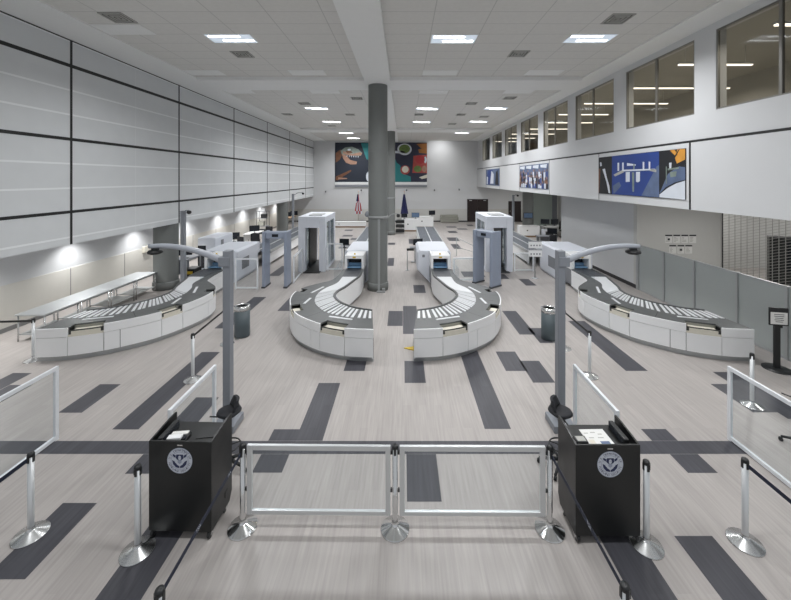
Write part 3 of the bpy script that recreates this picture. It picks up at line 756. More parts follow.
def make_lane(hand, xm, label):
    """hand +1: the bulge lies on the right of the tunnel"""
    t = thing('inspection_counter', label, 'inspection counter', (xm, 11, 0), 0, 'curved inspection counters')
    def loc(pts): return [Vector((hand * p[0], p[1] - 11)) for p in pts]
    N = 120
    O, LO = spline([Vector(p) for p in O_CT], N)
    I, LI = spline([Vector(p) for p in I_CT], 90)
    O = loc(O); I = loc(I)
    sg = 1 if hand > 0 else -1          # interior lies to the left of the outer path for hand +1
    def near(p):
        q = Vector((hand * p[0], p[1] - 11)); return min(range(N), key=lambda i: (O[i] - q).length)
    rec = [(near((-.5, 8.32)), near((.09, 8.56))), (near((.98, 9.37)), near((1.22, 9.87))), (near((1.42, 11.02)), near((1.34, 11.33)))]
    lip_end = rec[2][1]
    # worktop with notches
    out = []
    off = [Vector(p) for p in offset([tuple(p) for p in O], sg * .26)]
    ins = [Vector(p) for p in offset([tuple(p) for p in O], sg * .006)]
    i = 0
    while i < N:
        r = next((r for r in rec if r[0] == i), None)
        if r:
            out.append(ins[r[0]])
            for k in range(r[0], r[1] + 1): out.append(off[k])
            out.append(ins[r[1]]); i = r[1] + 1
        else: out.append(ins[i]); i += 1
    poly = out + list(reversed(I))
    MB().prism(poly, ZT - .035, ZT).build('worktop', 'worktop', t)
    # seams on the worktop
    b = MB()
    for k in (near((.60, 8.94)), near((1.30, 10.15)), near((1.42, 10.7))):
        p = ins[k]; q = p + (off[k] - p) * (2.4 if k != near((1.42, 10.7)) else 2.1)
        d = (q - p).normalized(); nrm = Vector((-d.y, d.x)) * .005
        b.poly([(*(p + nrm), ZT + .0006), (*(q + nrm), ZT + .0006), (*(q - nrm), ZT + .0006), (*(p - nrm), ZT + .0006)])
    b.build('worktop_seam', 'ventdark', t)
    # lip segments between the recesses
    segs = [(0, rec[0][0]), (rec[0][1], rec[1][0]), (rec[1][1], rec[2][0])]
    for a, c in segs:
        MB().strip([tuple(p) for p in O[a:c + 1]], .562, ZT + .004, sg * .028).build('upper_fascia', 'white', t)
    MB().strip([tuple(p) for p in O[lip_end:]], .562, ZT - .036, sg * .028).build('rear_fascia', 'white', t)
    # lower panels with gaps between
    cuts = sorted({0, rec[0][0], rec[0][1], rec[1][0], rec[1][1], rec[2][1], near((.35, 8.73)), near((1.42, 10.75)), near((.88, 11.93)), N - 1})
    for a, c in zip(cuts, cuts[1:]):
        if c - a < 2: continue
        P = [Vector(p) for p in O[a:c + 1]]
        e = (P[1] - P[0]).normalized() * .006; P[0] = P[0] + e
        e = (P[-2] - P[-1]).normalized() * .006; P[-1] = P[-1] + e
        MB().strip([tuple(p) for p in P], .125, .552, sg * .028).build('lower_panel', 'white', t)
    MB().strip([tuple(p) for p in offset([tuple(p) for p in O], sg * .03)], .11, .70, sg * .012).build('carcass', 'ventdark', t)
    # recess trays
    for n, (a, c) in enumerate(rec):
        arc = [tuple(p) for p in O[a:c + 1]]
        inn = [tuple(p) for p in off[a:c + 1]]
        o1 = offset(arc, sg * .01); 
        MB().prism(o1 + list(reversed(inn)), .555, .60).build('tray_shelf', 'cream', t)
        b = MB(); b.strip(inn, .60, ZT - .036, sg * .01)
        b.build('recess_back', 'tan', t)
        if n == 0 or n == 1:
            m1 = offset(arc, sg * .012); m2 = offset(arc, sg * .235)
            k = max(1, len(m1) // 14)
            MB().prism(m1[k:-k] + list(reversed(m2[k:-k])), .601, .672).build('tray', 'cream', t)
    # inner wall, end wall, base
    MB().strip([tuple(p) for p in I], .10, ZT - .036, -sg * .028).build('inner_wall', 'white', t)
    e0, e1 = O[0], I[0]
    MB().strip([tuple(e0), tuple(e1)], .10, ZT - .036, -sg * .028).build('end_wall', 'white', t)
    bo = offset([tuple(p) for p in O], sg * .075); bi = offset([tuple(p) for p in I], -sg * .08)
    MB().prism(bo + list(reversed(bi)), 0, .112).build('base', 'steel_table', t)
    # rail along the inner edge
    MB().strip([tuple(p) for p in I], ZT, ZT + .022, -sg * .05).build('edge_rail', 'worktop', t)
    # belt and rollers
    n = 140
    R, _ = spline([Vector(p) for p in BR], n); Lf, _ = spline([Vector(p) for p in BL], n)
    R = loc(R); Lf = loc(Lf)
    pitch = 4.35; k = 0
    i = 0.0
    while i < n * .60:
        a = int(i); w = 2.6 if i < n * .3 else 2.75
        c = min(a + int(w), n - 1)
        f = 1.0 - .5 * 0
        MB().prism([tuple(Lf[a]), tuple(R[a]), tuple(R[c]), tuple(Lf[c])], ZT + .001, ZT + .014).build('roller', 'roller', t)
        i += pitch if i < n * .3 else 3.3
    a = int(i)
    MB().prism([tuple(p) for p in Lf[a:]] + [tuple(p) for p in reversed(R[a:])], ZT + .001, ZT + .012).build('white_belt', 'roller', t)
    MB().prism([(hand * -.27, 1.67), (hand * .27, 1.67), (hand * .30, 2.76), (hand * -.29, 2.76)], ZT + .001, ZT + .008).build('infeed_belt', 'beltdark', t)
    # white entry strips on the worktop
    for (x0, y0, x1, y1) in ((-.62, 8.83, -.02, 9.03), (.86, 9.95, .80, 10.42), (.90, 10.9, .66, 11.5)):
        p = Vector((hand * x0, y0 - 11)); q = Vector((hand * x1, y1 - 11)); d = (q - p).normalized(); nrm = Vector((-d.y, d.x)) * .032
        MB().prism([tuple(p + nrm), tuple(q + nrm), tuple(q - nrm), tuple(p - nrm)], ZT, ZT + .008).build('roller_strip', 'roller', t)
    # glass shield beside the tunnel
    b = MB(); x = hand * .44
    b.prism([(x - .006, 1.05), (x + .006, 1.05), (x + .006, 2.7), (x - .006, 2.7)], ZT, ZT + .42); b.build('glass_shield', 'clear', t)
    # latch on the inner wall
    q = I[52]; d = (I[53] - I[51]).normalized(); nrm = Vector((d.y, -d.x)) * (-sg) * .02
    b = MB(); b.tube([(*(q - nrm), .5), (*(q - nrm * 2.6), .5)], .035, 10); b.build('latch', 'ventdark', t)
    return t
laneC = make_lane(+1, 1.43, 'curved white counter lane in the middle, right of the central aisle and column')
laneA = copy_tree(laneC, 'curved white counter lane at the far left, in front of the long steel tables', (-7.2, 11, 0))
laneB = make_lane(-1, -1.86, 'curved white counter lane in the middle, in front of the nearest round column')
laneD = copy_tree(laneB, 'curved white counter lane at the far right, along the frosted partition', (6.82, 11, 0))

def make_xray(hand, xm, label):
    t = thing('baggage_scanner', label, 'baggage scanner', (xm, 14, 0), 0, 'x-ray baggage scanners')
    prof = [(-.36, 0), (.44, 0), (.50, .12), (.50, 1.22), (.42, 1.31), (-.76, 1.31), (-.86, 1.22), (-.86, .52)]
    b = MB(); n = len(prof)
    rings = []
    for y, s in ((.62, .94), (.68, 1.0), (2.6, 1.0), (2.85, .9)):
        rings.append([b.bm.verts.new((hand * (p[0] * s), y, p[1] if p[1] < .6 else p[1] - (1 - s) * .5)) for p in prof])
    for r0, r1 in zip(rings, rings[1:]):
        for k in range(n): b.bm.faces.new((r0[k], r0[(k + 1) % n], r1[(k + 1) % n], r1[k]))
    b.bm.faces.new(rings[0]); b.bm.faces.new(rings[-1])
    b.build('body', 'machine', t)
    h = MB(); w, o = .36, .275
    h.box(-w, -o, -.20, .64, .70, 1.27, .012); h.box(o, w, -.20, .64, .70, 1.27, .012); h.box(-o, o, -.20, .64, 1.14, 1.27, .012)
    h.build('entrance_hood', 'white', t)
    MB().box(-o, o, .30, .34, .77, 1.14).build('tunnel_curtain', 'screen', t)
    MB().box(-o, o, -.12, .29, .772, .80).build('entry_plate', 'mouth_glow', t)
    MB().box(-o, o, .20, .295, .80, .90).build('glow_strip', 'mouth_glow', t)  # pale blue strip painted in for the blue-lit tunnel mouth
    MB().box(-w, w, -.18, .62, .12, .70).build('hood_pedestal', 'machine_dark', t)
    b = MB(); b.lathe([(0, .05), (.03, .05), (.035, 0), (0, 0)], (0, -.02, 1.27), 12); b.build('indicator_lamp', 'yellow', t)
    b = MB(); b.box(-.06, .06, -.206, -.2, 1.17, 1.23); b.build('warning_sticker', 'yellow', t)
    b = MB(); x = hand * .502
    b.box(min(x, x + hand * .006), max(x, x + hand * .006), 1.05, 1.75, .42, .88); b.build('vent_grille', 'machine_dark', t)
    b = MB(); x = hand * -.60
    b.box(x - .05, x + .05, .60, .66, 1.03, 1.13); b.build('stop_button', 'machine_dark', t)
    b = MB(); b.box(-.35, .35, 2.84, 3.3, .70, 1.2); b.build('exit_hood', 'machine', t)
    return t
xC = make_xray(+1, 1.43, 'white baggage x-ray machine at the back end of the middle right counter lane')
xA = copy_tree(xC, 'white baggage x-ray machine at the back end of the far left counter lane', (-7.2, 14, 0))
xB = make_xray(-1, -1.86, 'white baggage x-ray machine behind the middle left counter lane, partly behind the column')
xD = copy_tree(xB, 'white baggage x-ray machine at the back end of the far right counter lane', (6.82, 14, 0))

def make_exit(hand, xm, label):
    t = thing('roller_conveyor', label, 'roller conveyor', (xm, 21.8, 0), 0, 'exit roller conveyors')
    x0, x1 = sorted((hand * -.48, hand * .78)); y0, y1 = -4.3, 4.5
    b = MB(); b.box(x0, x1, y0, y1, .64, .70); b.build('roller_bed', 'rollbed', t)
    b = MB()
    for k in range(44):
        y = y0 + .1 + k * .2
        b.box(x0 + .05, x1 - .05, y - .02, y + .02, .70, .708)
    b.build('rollers', 'machine_dark', t)['kind'] = 'stuff'
    for x in (x0, x1): MB().box(x - .03, x + .03, y0, y1, .60, .74).build('side_rail', 'alugrey', t)
    MB().box((x0 + x1) / 2 - .03, (x0 + x1) / 2 + .03, y0, y1, .70, .73).build('divider', 'alu', t)
    for s in (x0 + .03, x1 - .03):
        MB().box(s - .012, s + .012, y0, y1, .12, .60).build('side_panel', 'white', t)
    for x in (x0 + .1, x1 - .1):
        for y in (y0 + .2, (y0 + y1) / 2, y1 - .2): MB().box(x - .04, x + .04, y - .04, y + .04, 0, .60).build('leg', 'alugrey', t)
    return t
eC = make_exit(+1, 1.43, 'dark roller conveyor leading back from the middle right x-ray machine')
eA = copy_tree(eC, 'dark roller conveyor leading back from the far left x-ray machine', (-7.2, 21.8, 0))
eB = make_exit(-1, -1.86, 'dark roller conveyor leading back from the middle left x-ray machine')
eD = copy_tree(eB, 'dark roller conveyor leading back from the far right x-ray machine', (6.82, 21.8, 0))

# ------------------------------------------------------------------ body scanners, detectors, gates
def body_scanner(x0, x1, label, hand):
    t = thing('body_scanner', label, 'body scanner', ((x0 + x1) / 2, 16.3, 0), 0, 'walk-in body scanners')
    w = (x1 - x0) / 2; dp = 2.4; hz = 2.42
    for y0, y1, nm in ((0, .34, 'front_portal'), (dp - .34, dp, 'rear_portal')):
        b = MB()
        b.box(-w, -w + .32, y0, y1, 0, hz, .015); b.box(w - .28, w, y0, y1, 0, hz, .015); b.box(-w + .32, w - .28, y0, y1, 1.98, hz)
        b.build(nm, 'machine', t)
    for s in (-1, 1):
        x = s * (w - .05)
        MB().box(x - .03, x + .03, .34, dp - .34, .10, 2.2).build('side_panel', 'shield', t)
        MB().box(x - .05, x + .05, .34, dp - .34, 0, .12).build('side_sill', 'machine', t)
        MB().box(x - .05, x + .05, .34, dp - .34, 2.2, hz).build('side_header', 'machine', t)
        MB().box(x - .04, x + .04, 1.08, 1.2, .12, 2.2).build('side_post', 'machine', t)
        b = MB(); b.box(s * (w - .36) - .03, s * (w - .36) + .03, .5, 1.9, .1, 2.1); b.build('scanning_mast', 'black', t)
    b = MB()
    pts = [(-w, .0), (w, .0), (w + .02, dp * .5), (w, dp), (-w, dp), (-w - .02, dp * .5)]
    b.prism(pts, hz, hz + .06); b.build('roof', 'machine', t)
    b = MB(); b.box(-.25, .35, .5, 1.3, hz + .06, hz + .10); b.build('roof_hatch', 'alugrey', t)
    b = MB(); b.box(-w + .3, w - .2, -.25, dp - .1, .0, .035); b.build('floor_mat', 'black', t)
    return t
body_scanner(-4.72, -3.5, 'tall white body scanner booth on the left, with glass side and black mat', 1)
body_scanner(3.74, 4.95, 'tall white body scanner booth on the right, behind the turned metal detector', -1)

def metal_detector(x, y, rz, label):
    t = thing('metal_detector', label, 'metal detector', (x, y, 0), rz, 'walk-through metal detectors')
    for s in (-1, 1):
        MB().box(s * .42 - .055, s * .42 + .055, -.29, .29, .05, 2.15, .02).build('side_panel', 'detector', t)
        MB().box(s * .42 - .07, s * .42 + .07, -.31, .31, 0, .06).build('foot', 'beltdark', t)
    MB().box(-.365, .365, -.20, .20, 1.88, 2.13, .02).build('crosspiece', 'detector', t)
    MB().box(-.12, .12, -.215, -.2, 1.95, 2.06).build('display', 'screen', t)
    return t
metal_detector(-4.93, 14.15, 0.0, 'blue grey walk-through metal detector on the left, facing the viewer')
metal_detector(3.32, 14.35, math.radians(-52), 'blue grey walk-through metal detector on the right, turned sideways')

def glass_gate(name, p, q, z0, z1, label, cat='glass barrier', fr='whiteframe', t_=.035, bottom=True, pane='clear', grp=None):
    p = Vector((p[0], p[1], 0)); q = Vector((q[0], q[1], 0)); d = q - p; L = d.length
    t = thing(name, label, cat, p, math.atan2(d.y, d.x), grp)
    h = .02
    b = MB(); b.box(0, t_, -h, h, 0, z1).build('post', fr, t)
    b = MB(); b.box(L - t_, L, -h, h, 0, z1).build('post', fr, t)
    MB().box(t_, L - t_, -h, h, z1 - t_, z1).build('top_rail', fr, t)
    if bottom: MB().box(t_, L - t_, -h, h, z0, z0 + t_).build('bottom_rail', fr, t)
    MB().box(t_, L - t_, -.004, .004, z0 + t_, z1 - t_).build('clear_pane', pane, t)
    return t
glass_gate('glass_barrier', (-6.38, 13.75), (-5.50, 13.75), .03, 1.17, 'white framed glass barrier between the left x-ray machine and metal detector', t_=.05)
glass_gate('glass_barrier', (-4.38, 14.5), (-4.48, 16.1), .05, 1.1, 'white framed low glass gate between left metal detector and left body scanner', t_=.06)
glass_gate('glass_barrier', (-3.45, 16.5), (-2.75, 16.5), .05, 1.25, 'narrow glass barrier between left body scanner and middle x-ray machine', t_=.05)
glass_gate('glass_barrier', (2.05, 14.75), (2.98, 14.75), .05, .98, 'white topped glass barrier between middle right x-ray machine and turned detector', t_=.06)
glass_gate('glass_barrier', (5.03, 16.4), (5.92, 16.4), .03, .85, 'white framed glass barrier between right body scanner and far right machine', t_=.05)
glass_gate('swing_gate', (3.66, 14.95), (3.95, 16.15), .25, 1.55, 'white swing gate with stickers between turned detector and right body scanner', 'gate', t_=.10)

# two plate sign on a pole by the right body scanner
t = thing('sign_stand', 'two tier white sign on a slim pole by the far right x-ray machine', 'sign', (5.56, 15.26, 0))
MB().lathe([(.14, 0), (.14, .012), (.03, .03), (0, .03)], seg=20).build('base', 'alugrey', t)
MB().tube([(0, 0, .02), (0, 0, 1.55)], .022, 10).build('pole', 'alugrey', t)
for z in (.92, 1.28):
    p = MB().box(-.28, .28, -.04, -.023, z, z + .30).build('sign_plate', 'white', t)
    b = MB(); b.box(-.28, .28, -.046, -.04, z + .27, z + .30)
    for k in range(4): b.box(-.2 + k * .12, -.14 + k * .12, -.046, -.04, z + .08, z + .14)
    b.build('sign_print', 'machine_dark', p)

# ------------------------------------------------------------------ left side: steel tables and work area
for k, w in enumerate(('nearest', 'second from the near end', 'third from the near end', 'farthest, beside the grey column')):
    y0 = 9.28 + k * 1.07; y1 = y0 + 1.06
    t = thing('steel_table', 'long row of steel tables by the left wall: the ' + w, 'table', (-9.58, (y0 + y1) / 2, 0), 0, 'steel tables along the left wall')
    hl = .53
    MB().box(-.38, .38, -hl, hl, .67, .71, .006).build('tabletop', 'steel_table', t)
    MB().box(-.33, .33, -hl + .06, hl - .06, .16, .18).build('lower_shelf', 'steel_table', t)
    for x in (-.34, .34):
        for y in (-hl + .05, hl - .05): MB().tube([(x, y, 0), (x, y, .67)], .020, 10).build('leg', 'steel', t)
tag(MB().box(-10.876, -10.78, 15.1, 15.4, 1.1, 1.36, .01).build('wall_box', 'cream'), 'small beige box on the left wall behind the grey column', 'wall box')

def desk(x, y, w, d, h, rz, label, m='white', legs='alugrey'):
    t = thing('desk', label, 'desk', (x, y, 0), rz)
    MB().box(-w / 2, w / 2, -d / 2, d / 2, h - .04, h).build('desktop', m, t)
    for sx in (-1, 1):
        for sy in (-1, 1): MB().box(sx * (w / 2 - .05) - .025, sx * (w / 2 - .05) + .025, sy * (d / 2 - .05) - .025, sy * (d / 2 - .05) + .025, 0, h - .04).build('leg', legs, t)
    MB().box(-w / 2 + .08, w / 2 - .08, d / 2 - .06, d / 2 - .04, .25, h - .04).build('modesty_panel', m, t)
    return t
def monitor(x, y, z, rz, label, w=.52, img='screen'):
    t = thing('monitor', label, 'monitor', (x, y, z), rz, 'computer monitors')
    MB().box(-.12, .12, -.08, .08, 0, .015).build('foot', 'black', t)
    MB().box(-.02, .02, .01, .03, .015, .2).build('neck', 'black', t)
    MB().box(-w / 2, w / 2, -.02, .012, .12, .12 + w * .62, .006).build('housing', 'black', t)
    MB().box(-w / 2 + .02, w / 2 - .02, -.024, -.0205, .14, .10 + w * .62).build('screen', img, t)
    return t
def chair(x, y, rz, label):
    t = thing('office_chair', label, 'office chair', (x, y, 0), rz, 'office chairs')
    MB().box(-.25, .25, -.25, .24, .46, .54, .03).build('seat', 'chairblack', t)
    MB().box(-.24, .24, .20, .28, .60, 1.12, .03).build('backrest', 'chairblack', t)
    MB().box(-.04, .04, .22, .27, .46, .70).build('back_support', 'black', t)
    MB().tube([(0, 0, .10), (0, 0, .47)], .03, 10).build('gas_lift', 'black', t)
    for k in range(5):
        a = 2 * PI * k / 5
        MB().tube([(0, 0, .11), (.28 * math.cos(a), .28 * math.sin(a), .07)], .022, 8).build('leg', 'black', t)
        MB().tube([(.28 * math.cos(a) - .02, .28 * math.sin(a), .03), (.28 * math.cos(a) + .02, .28 * math.sin(a), .03)], .03, 10).build('caster', 'black', t)
    for s in (-1, 1): MB().tube([(s * .27, .0, .5), (s * .30, .02, .70), (s * .30, -.16, .72)], .02, 8).build('armrest', 'black', t)
    return t
# additional white machine at the left
t = thing('trace_cabinet', 'white equipment cabinet with dark vent, left of the far left x-ray machine', 'cabinet', (-8.8, 16.2, 0))
MB().box(-.4, .4, 0, 1.7, .10, 1.55, .05).build('body', 'machine', t)
MB().box(-.38, .38, .05, 1.65, 0, .1).build('plinth', 'machine_dark', t)
MB().box(.395, .405, .5, .75, 1.15, 1.38).build('vent_grille', 'machine_dark', t)
MB().box(-.38, -.02, -.006, 0.01, .2, 1.2).build('dark_opening', 'screen', t)
desk(-8.95, 15.02, 1.1, .6, .95, PI / 2, 'desk with black equipment right behind the grey column at left', 'machine_dark')
monitor(-8.9, 14.8, .95, math.radians(20), 'black monitor on the desk behind the grey column at left', .5)
t = thing('equipment_bin', 'dark equipment crate under the desk behind the grey column at left', 'crate', (-8.75, 15.05, 0))
MB().box(-.22, .22, -.3, .3, 0, .5, .02).build('body', 'black', t); MB().box(-.18, .18, -.31, -.30, .3, .42).build('front_tag', 'yellow', t)
desk(-9.6, 19.5, 1.6, .7, .75, PI / 2, 'white desk by the left wall behind the white equipment cabinet')
monitor(-9.5, 19.1, .75, math.radians(35), 'black monitor on the desk behind the white equipment cabinet', .6)
monitor(-9.3, 19.9, .75, math.radians(15), 'second black monitor on the same left desk, farther along', .6)
chair(-8.5, 19.4, math.radians(150), 'black office chair at the left desk, seen above the left x-ray machine')
chair(-8.45, 20.6, math.radians(210), 'black office chair deeper along the left desk, behind the first')
desk(-9.6, 23.3, 1.6, .7, .75, PI / 2, 'white desk before the second left column')
monitor(-9.4, 22.9, .75, math.radians(30), 'black monitor on the desk before the second left column', .6)
chair(-8.6, 23.6, math.radians(170), 'black office chair at the desk before the second left column')
t = thing('storage_rack', 'tall wire rack with boxes beside the second left column', 'rack', (-9.9, 25.6, 0))
for x in (-.35, .35):
    for y in (-.25, .25): MB().tube([(x, y, 0), (x, y, 1.9)], .015, 6).build('upright', 'black', t)
for z in (.3, .85, 1.4, 1.88): MB().box(-.36, .36, -.26, .26, z, z + .02).build('shelf', 'machine_dark', t)
for (x, z, w, h, m, lb) in ((-.1, .871, .4, .3, 'tan', 'tan carton on the wire rack, second shelf up'), (.08, 1.421, .35, .28, 'black', 'black case on the wire rack, third shelf up'), (0, .321, .5, .3, 'black', 'black case on the lowest shelf of the wire rack'), (.05, 1.901, .3, .25, 'white', 'white box on top of the wire rack')):
    tag(MB().box(-w / 2, w / 2, -.18, .18, 0, h, .012).build('box', m, loc=(-9.9 + x, 25.6, z)), lb, 'box')
desk(-9.7, 30.5, 2.4, .8, .95, PI / 2, 'brown desk at the far left corner before the back wall', 'wood')
monitor(-9.5, 29.8, .95, math.radians(30), 'black monitor on the brown desk in the far left corner', .6)
monitor(-9.3, 30.9, .95, math.radians(20), 'second black monitor on the brown corner desk, deeper in', .6)
chair(-7.7, 29.8, math.radians(150), 'black office chair by the brown corner desk')
chair(-8.3, 31.9, math.radians(200), 'black office chair in the far left corner, nearest the back wall')

# slim camera poles
def pole(x, y, h, ex, ez, label):
    t = thing('camera_pole', label, 'camera pole', (x, y, 0), 0, 'slim camera poles')
    MB().box(-.07, .07, -.07, .07, .0, h).build('pole', 'postgrey', t)
    MB().box(-.13, .13, -.13, .13, 0, .02).build('base_plate', 'postgrey', t)
    MB().tube([(0, -.05, h - .12), (ex * .5, -.08, h + ez * .4), (ex, -.1, h + ez * .5)], .02, 8).build('arm', 'postgrey', t)
    MB().lathe([(0, .05), (.06, .05), (.09, 0), (.07, -.06), (0, -.09)], (ex, -.1, h + ez * .5 - .06), 14).build('dome_camera', 'black', t)
pole(-8.33, 13.72, 2.98, .28, .05, 'slim grey camera pole standing at the right of the short left column')
pole(-7.9, 26.0, 3.1, .75, .2, 'slim grey camera pole by the second left column, arm pointing right')
pole(8.1, 26.6, 3.0, .3, .05, 'slim grey camera pole under the white band near the office alcove')

# ------------------------------------------------------------------ back of the hall
def counter(x0, x1, y0, y1, h, label):
    t = thing('service_counter', label, 'counter', ((x0 + x1) / 2, (y0 + y1) / 2, 0), 0, 'white counters at the back')
    w = (x1 - x0) / 2; d = (y1 - y0) / 2
    MB().box(-w + .03, w - .03, -d + .05, d - .03, 0, .12).build('plinth', 'wood', t)
    MB().box(-w + .01, w - .01, -d + .02, d - .01, .12, h - .04).build('body', 'white', t)
    MB().box(-w, w, -d, d, h - .04, h).build('countertop', 'white', t)
    MB().box(-w * .3, -w * .3 + .1, -d + .012, -d + .02, h * .55, h * .65).build('port', 'black', t)
counter(-.1, 1.15, 28.7, 29.5, .96, 'white counter at the back, right of the second column')
counter(1.0, 2.6, 30.8, 31.6, .95, 'longer white counter behind the first, carrying two monitors')
counter(-6.8, -3.2, 31.0, 31.6, .5, 'long low white counter at the back, left of the columns')
counter(8.35, 9.8, 25.9, 26.6, .80, 'white cabinet counter beside the column at the office alcove')
monitor(1.0, 29.1, .96, math.radians(-5), 'black monitor with lit picture on the nearer white back counter', .62, 'screenblue')
monitor(2.5, 31.2, .95, math.radians(25), 'black monitor turned aside on the longer white back counter', .62)
monitor(.1, 29.1, .96, math.radians(8), 'black monitor at the left end of the nearer white back counter', .5)
t = thing('tray_cart', 'dark cart stacked with trays beside the second column', 'cart', (-.22, 27.9, 0))
for z in (.1, .45, .8): MB().box(-.33, .33, -.3, .3, z, z + .22, .02).build('tray_stack', 'black', t)
for x in (-.3, .3):
    for y in (-.27, .27): MB().tube([(x, y, 0), (x, y, 1.1)], .015, 6).build('upright', 'alugrey', t)
t = thing('bench', 'tan grey bench against the back wall, left of the double door', 'bench', (4.45, 34.75, 0))
MB().box(-.85, .85, -.25, .25, .30, .42, .03).build('seat', 'tan', t)
MB().box(-.85, .85, .15, .25, .42, .72, .03).build('backrest', 'tan', t)
for s in (-1, 1): MB().box(s * .78 - .06, s * .78 + .06, -.25, .25, 0, .55, .02).build('arm', 'tan', t)
MB().box(-.72, .72, -.22, -.18, .05, .30).build('front_panel', 'tan', t)
def flag(x, y, label, us):
    t = thing('flag', label, 'flag', (x, y, 0))
    MB().lathe([(.17, 0), (.17, .03), (.04, .08), (0, .08)], seg=18).build('stand', 'art_gold', t)
    MB().tube([(0, 0, .05), (0, 0, 2.95)], .018, 8).build('pole', 'wood', t)
    MB().lathe([(0, .12), (.035, .06), (0, 0)], (0, 0, 2.95), 10).build('finial', 'art_gold', t)
    b = MB(); n = 14
    # drooping folds: columns widen to the hem
    for k in range(n):
        z1 = 2.75 - k * .13; z0 = z1 - .13; w1 = .08 + .02 * k; w0 = .08 + .02 * (k + 1)
        for j in range(5):
            if us: b.m(0 if k < 5 and j < 3 else (1 if (j + k // 6) % 2 else 2))
            else: b.m(0)
            def P(f, w, z): return (-.02 + (f - .45) * 2 * w, -.05 - .06 * math.sin(f * 9 + z), z)
            f0, f1 = j / 5, (j + 1) / 5
            b.poly([P(f0, w0, z0), P(f1, w0, z0), P(f1, w1, z1), P(f0, w1, z1)])
    b.build('cloth', ['flag_blue', 'red', 'sealwhite'], t)
flag(-4.15, 33.6, 'drooping striped flag on a pole, left of the columns', True)
flag(.12, 33.6, 'drooping dark blue flag on a pole, right of the columns', False)
for i, (x, z) in enumerate(((-7.5, 2.9), (-4.05, 3.05), (.35, 3.05), (3.05, 3.05), (5.45, 3.1))):
    t = thing('wall_camera', ['leftmost of the small wall cameras on the back wall', 'small wall camera on the back wall above the striped flag', 'small wall camera on the back wall above the blue flag', 'small wall camera on the back wall above the bench left end', 'small wall camera on the back wall left of the double door'][i], 'camera', (x, YB, z), 0, 'cameras on the back wall')
    MB().box(-.04, .04, -.06, 0, .02, .14).build('bracket', 'postgrey', t); MB().lathe([(0, .06), (.07, .03), (.07, -.03), (0, -.08)], (0, -.12, .02), 12).build('dome', 'black', t)
# office alcove at right
t = thing('alcove_partition', 'pale green grey glazed partition at the back of the office alcove', 'partition', (11.2, 29.5, 0))
MB().box(-1.0, .95, 0, .05, .1, 3.38).build('panel', 'greenglass', t); MB().box(-1.06, -1.0, -.02, .07, 0, 3.40).build('post', 'alugrey', t); MB().box(.95, 1.35, -.02, .07, 0, 3.40).build('end_panel', 'postgrey', t)
desk(11.1, 26.4, 1.9, .8, .75, 0, 'white desk inside the office alcove on the right')
monitor(10.4, 26.5, .75, math.radians(-20), 'left black monitor on the alcove desk', .6)
monitor(11.1, 26.5, .75, math.radians(10), 'right black monitor on the alcove desk', .6)
chair(11.4, 25.7, math.radians(60), 'black office chair at the right end of the alcove desk')
t = thing('copier', 'grey copier under the alcove desk front', 'copier', (10.2, 25.5, 0)); MB().box(-.35, .35, -.3, .3, 0, .6, .02).build('body', 'machine', t); MB().box(-.28, .28, -.306, -.29, .25, .52).build('front_opening', 'black', t)
monitor(8.9, 21.6, .78, math.radians(-25), 'black monitor on the dark desk behind the far right x-ray machine', .55)
chair(8.3, 19.6, math.radians(20), 'black office chair behind the far right x-ray machine')
desk(8.6, 21.7, 1.1, .6, .78, 0, 'dark desk behind the far right x-ray machine', 'machine_dark')
t = thing('wall_screen', 'blue wall screen on the column in the office alcove', 'screen', (9.3, 26.94, 1.25)); MB().box(-.35, .35, -.05, 0, 0, .42, .01).build('housing', 'black', t); MB().box(-.31, .31, -.056, -.0505, .04, .38).build('display', 'screenblue', t)
monitor(7.35, 17.9, 1.30, math.radians(30), 'black monitor standing on top of the far right x-ray machine', .5) if False else None
t = thing('operator_rail', 'thin grey post with small bracket left of the middle right x-ray machine', 'post', (.20, 16.6, 0))
MB().tube([(0, 0, 0), (0, 0, 1.0)], .02, 8).build('post', 'alugrey', t); MB().box(-.03, .3, -.04, .04, .9, 1.0).build('bracket', 'black', t); MB().lathe([(.1, 0), (.1, .015), (0, .02)], seg=14).build('base', 'alugrey', t)
monitor(.75, 18.2, .75, math.radians(15), 'black monitor on the small stand beside the middle right roller conveyor', .5)
t = thing('stand', 'small grey equipment stand beside the middle right roller conveyor', 'stand', (.62, 18.3, 0)); MB().box(-.28, .28, -.2, .2, .71, .75).build('top', 'machine_dark', t); MB().box(-.04, .04, -.04, .04, .03, .71).build('post', 'alugrey', t); MB().box(-.2, .2, -.15, .15, 0, .03).build('base', 'alugrey', t)
t = thing('stand', 'small grey equipment stand beside the middle left roller conveyor', 'stand', (-2.95, 18.3, 0)); MB().box(-.28, .28, -.2, .2, .71, .75).build('top', 'machine_dark', t); MB().box(-.04, .04, -.04, .04, .03, .71).build('post', 'alugrey', t); MB().box(-.2, .2, -.15, .15, 0, .03).build('base', 'alugrey', t)
monitor(-2.95, 18.2, .75, math.radians(-10), 'black monitor on the small stand beside the middle left roller conveyor', .5)
t = thing('hand_rail', 'short grey ramp handrail left of the right body scanner', 'handrail', (2.9, 19.65, 0))
MB().tube([(0, 0, 0), (0, 0, 1.0), (.0, 0, 1.02), (.75, -.9, .72), (.75, -.9, 0)], .02, 8).build('rail', 'alugrey', t); MB().tube([(0, 0, .5), (.75, -.9, .4)], .015, 8).build('lower_rail', 'alugrey', t)

